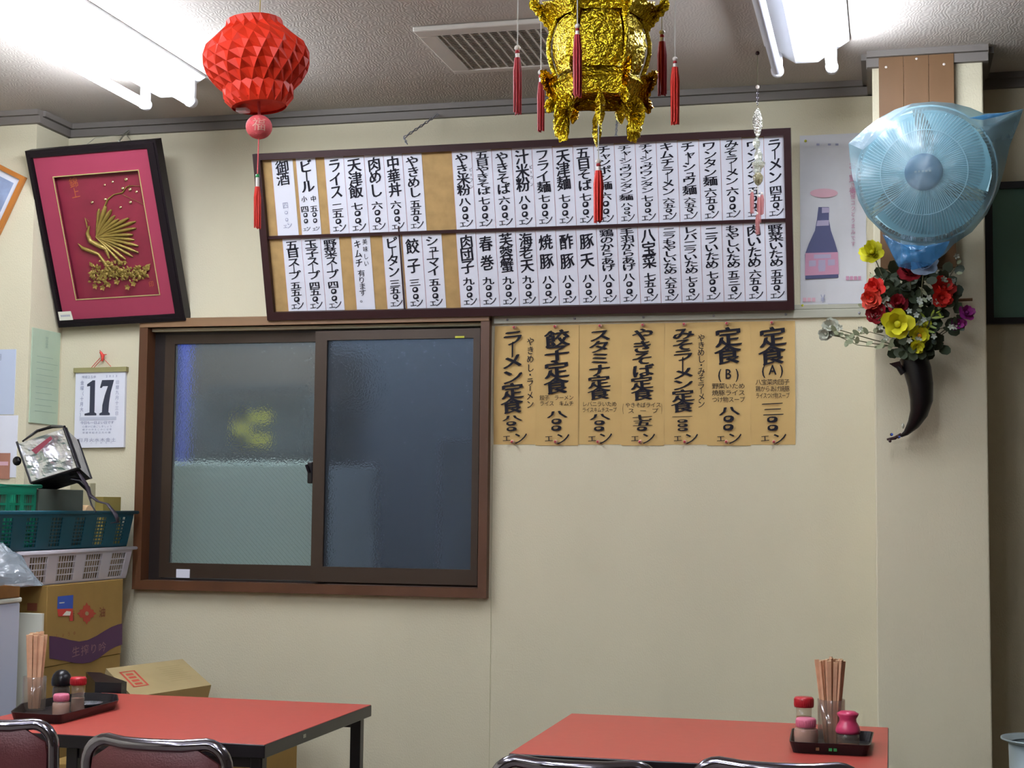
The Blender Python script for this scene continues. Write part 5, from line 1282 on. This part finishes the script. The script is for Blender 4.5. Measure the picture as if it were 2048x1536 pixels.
def crate(name, label, x0, x1, y0, y1, z0, z1, m_, taper, rows_, cols, win_rows, cat='crate', rim=.008):
    """plastic crate: solid corner posts and rails with real slots between bars"""
    t = thing(name, label, cat, ((x0+x1)/2, (y0+y1)/2, z0)); H = z1-z0
    def P_(u, v_, f): # u,v in 0..1 of the footprint, f height
        k = taper*(1-f); return V((x0+k+(x1-x0-2*k)*u, y0+k+(y1-y0-2*k)*v_, z0+H*f))
    bt = MB(); bt.add([P_(0, 0, 0), P_(1, 0, 0), P_(1, 1, 0), P_(0, 1, 0), P_(0, 0, .03), P_(1, 0, .03), P_(1, 1, .03), P_(0, 1, .03)], [[0, 3, 2, 1], [4, 5, 6, 7], [0, 1, 5, 4], [1, 2, 6, 5], [2, 3, 7, 6], [3, 0, 4, 7]]); bt.obj('bottom', m_, t)
    def panel(a0_, a1_):
        mb = MB()
        def G(u, f, d=0): p = P_(a0_[0]+(a1_[0]-a0_[0])*u, a0_[1]+(a1_[1]-a0_[1])*u, f); nn = V((a1_[1]-a0_[1], -(a1_[0]-a0_[0]), 0)); return p-nn*d
        def slab(u0, u1, f0, f1, d0=0, d1=.004):
            vs = [G(u0, f0, d0), G(u1, f0, d0), G(u1, f1, d0), G(u0, f1, d0), G(u0, f0, d1), G(u1, f0, d1), G(u1, f1, d1), G(u0, f1, d1)]
            mb.add(vs, [[0, 1, 2, 3], [4, 7, 6, 5], [0, 4, 5, 1], [1, 5, 6, 2], [2, 6, 7, 3], [3, 7, 4, 0]])
        slab(0, 1, 0, .09); slab(0, 1, .86, 1); 
        for c_i in range(cols+1):
            u = c_i/cols; w_ = .055 if c_i in (0, cols) else .045; slab(max(0, u-w_), min(1, u+w_), .09, .86, -.0006)
        for r_i in range(1, win_rows):
            f = .09+.77*r_i/win_rows; slab(0, 1, f-.018, f+.018, .0004, .0035)
        nb = cols*rows_
        for b_i in range(nb):
            u = (b_i+.5)/nb; slab(u-.0016, u+.0016, .09, .86, .001, .003)
        return mb.obj('slotted_side', m_, t)
    panel((0, 0), (1, 0)); panel((1, 0), (1, 1)); panel((1, 1), (0, 1)); panel((0, 1), (0, 0))
    rm = MB(); o_ = [P_(0, 0, 1)+V((-rim, -rim, 0)), P_(1, 0, 1)+V((rim, -rim, 0)), P_(1, 1, 1)+V((rim, rim, 0)), P_(0, 1, 1)+V((-rim, rim, 0))]
    rm.tube(o_+[], .0055, 8, True); rm.obj('rim', m_, t)
    return t
# white crate, teal crate, green basket
wz0, wz1 = ztop+.001, 1.070
crate('white_crate', 'white slotted plastic crate directly on the printed cardboard box', -2.700, -2.402, 3.90, 4.545, wz0, wz1, M_wplas, .014, 11, 4, 4)
tz1 = 1.186
crate('teal_crate', 'dark teal plastic basket stacked on the white crate', -2.695, -2.400, 3.74, 4.545, wz1+.006, tz1, M_teal, .016, 7, 6, 8)
crate('green_basket', 'bright green plastic basket at the near end inside the teal crate', -2.66, -2.428, 3.78, 4.00, wz1+.014, 1.262, M_green, .004, 6, 3, 5)
tag(MB().bb((-2.64, 4.015, wz1+.014), (-2.43, 4.27, 1.255), .002).obj('grey_box', M_dgrey, None, (-2.5, 4.14, wz1+.014)), 'dark grey green box in the teal crate under the cooler bag', 'box')
tag(MB().bb((-2.56, 4.385, wz1+.014), (-2.425, 4.50, 1.235), .001).obj('small_carton', mat('olive_carton', '8a7a3c', .7), None, (-2.5, 4.4, wz1+.014)), 'small olive cardboard carton at the far end of the teal crate', 'box')
tag(MB().bb((-2.52, 4.345, wz1+.014), (-2.45, 4.380, 1.278), .001).obj('pale_carton', mat('pale_olive_carton', 'aaa586', .7), None, (-2.5, 4.36, wz1+.014)), 'upright pale carton beside the small olive carton', 'box')
tag(MB().tube([V((-2.50, 4.31, 1.182)), V((-2.43, 4.31, 1.182))], .026, 24).obj('paper_roll', M_chopl, None, (-2.45, 4.31, 1.18)), 'pale rolled packet lying in the teal crate under the black strap', 'roll')
tag(MB().bb((-2.66, 4.0, wz0+.008), (-2.425, 4.51, wz1-.012), .004).obj('tan_packets', mat('tan_packet', '8f7d62', .8), None, (-2.5, 4.2, wz0+.01)), 'tan packaging seen through the slots of the white crate', 'package')
# ================================================================ SILVER COOLER BAG
K = [aY(35, 888, 4.05), aY(130, 856, 4.05), aY(158, 936, 4.05), aY(62, 966, 4.05)]     # front face: tl, tr, br, bl
cb_ = thing('cooler_bag', 'crumpled silver insulated bag with black trim tipped on the crates', 'bag', (K[3]+K[2])/2)
fn = (K[1]-K[0]).cross(K[3]-K[0]).normalized(); fn = fn if fn.y < 0 else -fn; dp = V((-.010, .09, -.030))
def grid(a, b, c_, d, n, m, amp, seed, mm, name, parent):
    vs = []; nn = (b-a).cross(d-a).normalized()
    for j in range(m+1):
        for i in range(n+1):
            p = a.lerp(b, i/n).lerp(d.lerp(c_, i/n), j/m); e_ = min(i, n-i, j, m-j)/2; p = p+nn*amp*min(1, e_)*(noise.noise(p*22+V((seed, 0, 0)))+.6*abs(noise.noise(p*48+V((seed, 3, 0)))))
            vs.append(p)
    return MB().add(vs, [[j*(n+1)+i, j*(n+1)+i+1, (j+1)*(n+1)+i+1, (j+1)*(n+1)+i] for j in range(m) for i in range(n)], False).obj(name, mm, parent)
Kb = [p+dp for p in K]
grid(K[0], K[1], K[2], K[3], 24, 20, .012, 1, M_silver, 'front_foil', cb_); grid(K[1], Kb[1], Kb[2], K[2], 10, 14, .006, 2, mat('grey_lining', '8e8c88', .5, bump=1, bscale=40), 'side_panel', cb_)
grid(K[0], Kb[0], Kb[1], K[1], 10, 12, .006, 3, M_silver, 'top_flap', cb_); grid(K[3], K[2], Kb[2], Kb[3], 10, 8, .004, 4, M_black, 'bottom_panel', cb_); grid(Kb[0], Kb[3], Kb[2], Kb[1], 8, 8, .004, 5, M_silver, 'back_foil', cb_); grid(K[0], K[3], Kb[3], Kb[0], 8, 8, .004, 6, M_black, 'left_panel', cb_)
MB().tube([K[1], K[2]], .0105, 8, flat=.5).obj('trim', M_black, cb_); MB().tube([K[2], K[3]], .004, 6).obj('trim', M_black, cb_); MB().tube([K[3], K[0]+(K[0]-K[3])*.06], .0035, 6).obj('trim', M_black, cb_); MB().tube([Kb[1], Kb[2]], .004, 6).obj('trim', M_black, cb_)
m_ = K[0].lerp(K[3], .42); u_ = (K[1]-K[0]).normalized(); v_ = (K[3]-K[0]).normalized()
R0 = K[0]+u_*.045+v_*.035-fn*-.006; redm = MB().add([R0+u_*.0+fn*.010, R0+u_*.075-v_*.022+fn*.012, R0+u_*.078-v_*.012+fn*.012, R0+u_*.01+v_*.016+fn*.010], [[0, 1, 2, 3]]); redm.obj('red_mark', mat('faded_red_mark', '8c3c4c', .5), cb_)
cl = aY(34, 922, 4.08); MB().ball(cl, .015, 12, (1, .5, .95)).obj('side_clip', M_black, cb_)
MB().tube([K[0]+u_*.02-v_*.003, aY(75, 862, 4.16), aY(105, 853, 4.16), K[1]-v_*.004], [.003, .005, .006, .004], 8).obj('top_handle', M_black, cb_)
sp = [aY(*q_) for q_ in ((156, 944, 4.06), (172, 968, 4.05), (180, 990, 4.07), (196, 1003, 4.05), (215, 1008, 4.04), (232, 1030, 4.035), (236, 1044, 4.035), (222, 1046, 4.04))]
MB().tube(sp, [.006, .008, .008, .006, .006, .008, .007, .003], 8, flat=.4).obj('strap', mat('dark_strap', '1e1420', .6), cb_)
MB().tube([aY(165, 955, 4.06), aY(175, 985, 4.06), aY(184, 1012, 4.05), aY(192, 1024, 4.045)], .004, 8, flat=.4).obj('strap', MATS['dark_strap'], cb_)
MB().tube([aY(140, 958, 4.08), aY(160, 962, 4.10), aY(176, 978, 4.10), aY(182, 996, 4.09)], [.008, .016, .014, .005], 10, flat=.6).obj('strap_pad', M_black, cb_)

# ================================================================ METAL BIN BEHIND THE COLUMN
bc = aY(2088, 1477, 3.95); r_ = bc.x-aY(2001, 1478, 3.95).x
bn = thing('metal_bin', 'grey metal bin at the lower right corner of the photo', 'bin', (bc.x, 3.95, 0))
Mb_ = Matrix.Translation((bc.x, 3.95, 0)); zt_ = bc.z
MB().lathe([(0, 0), (r_*.70, 0), (r_*.82, zt_-.012), (r_*.80, zt_-.012), (r_*.60, .006), (0, .006)], Mb_, 36).obj('bin_body', M_metal, bn)
MB().lathe([(r_*.80, zt_-.012), (r_, zt_-.004), (r_, zt_), (r_*.92, zt_-.003), (r_*.78, zt_-.012)], Mb_, 36).obj('bin_rim', M_metal, bn)

bpy.data.objects.remove(_fo)
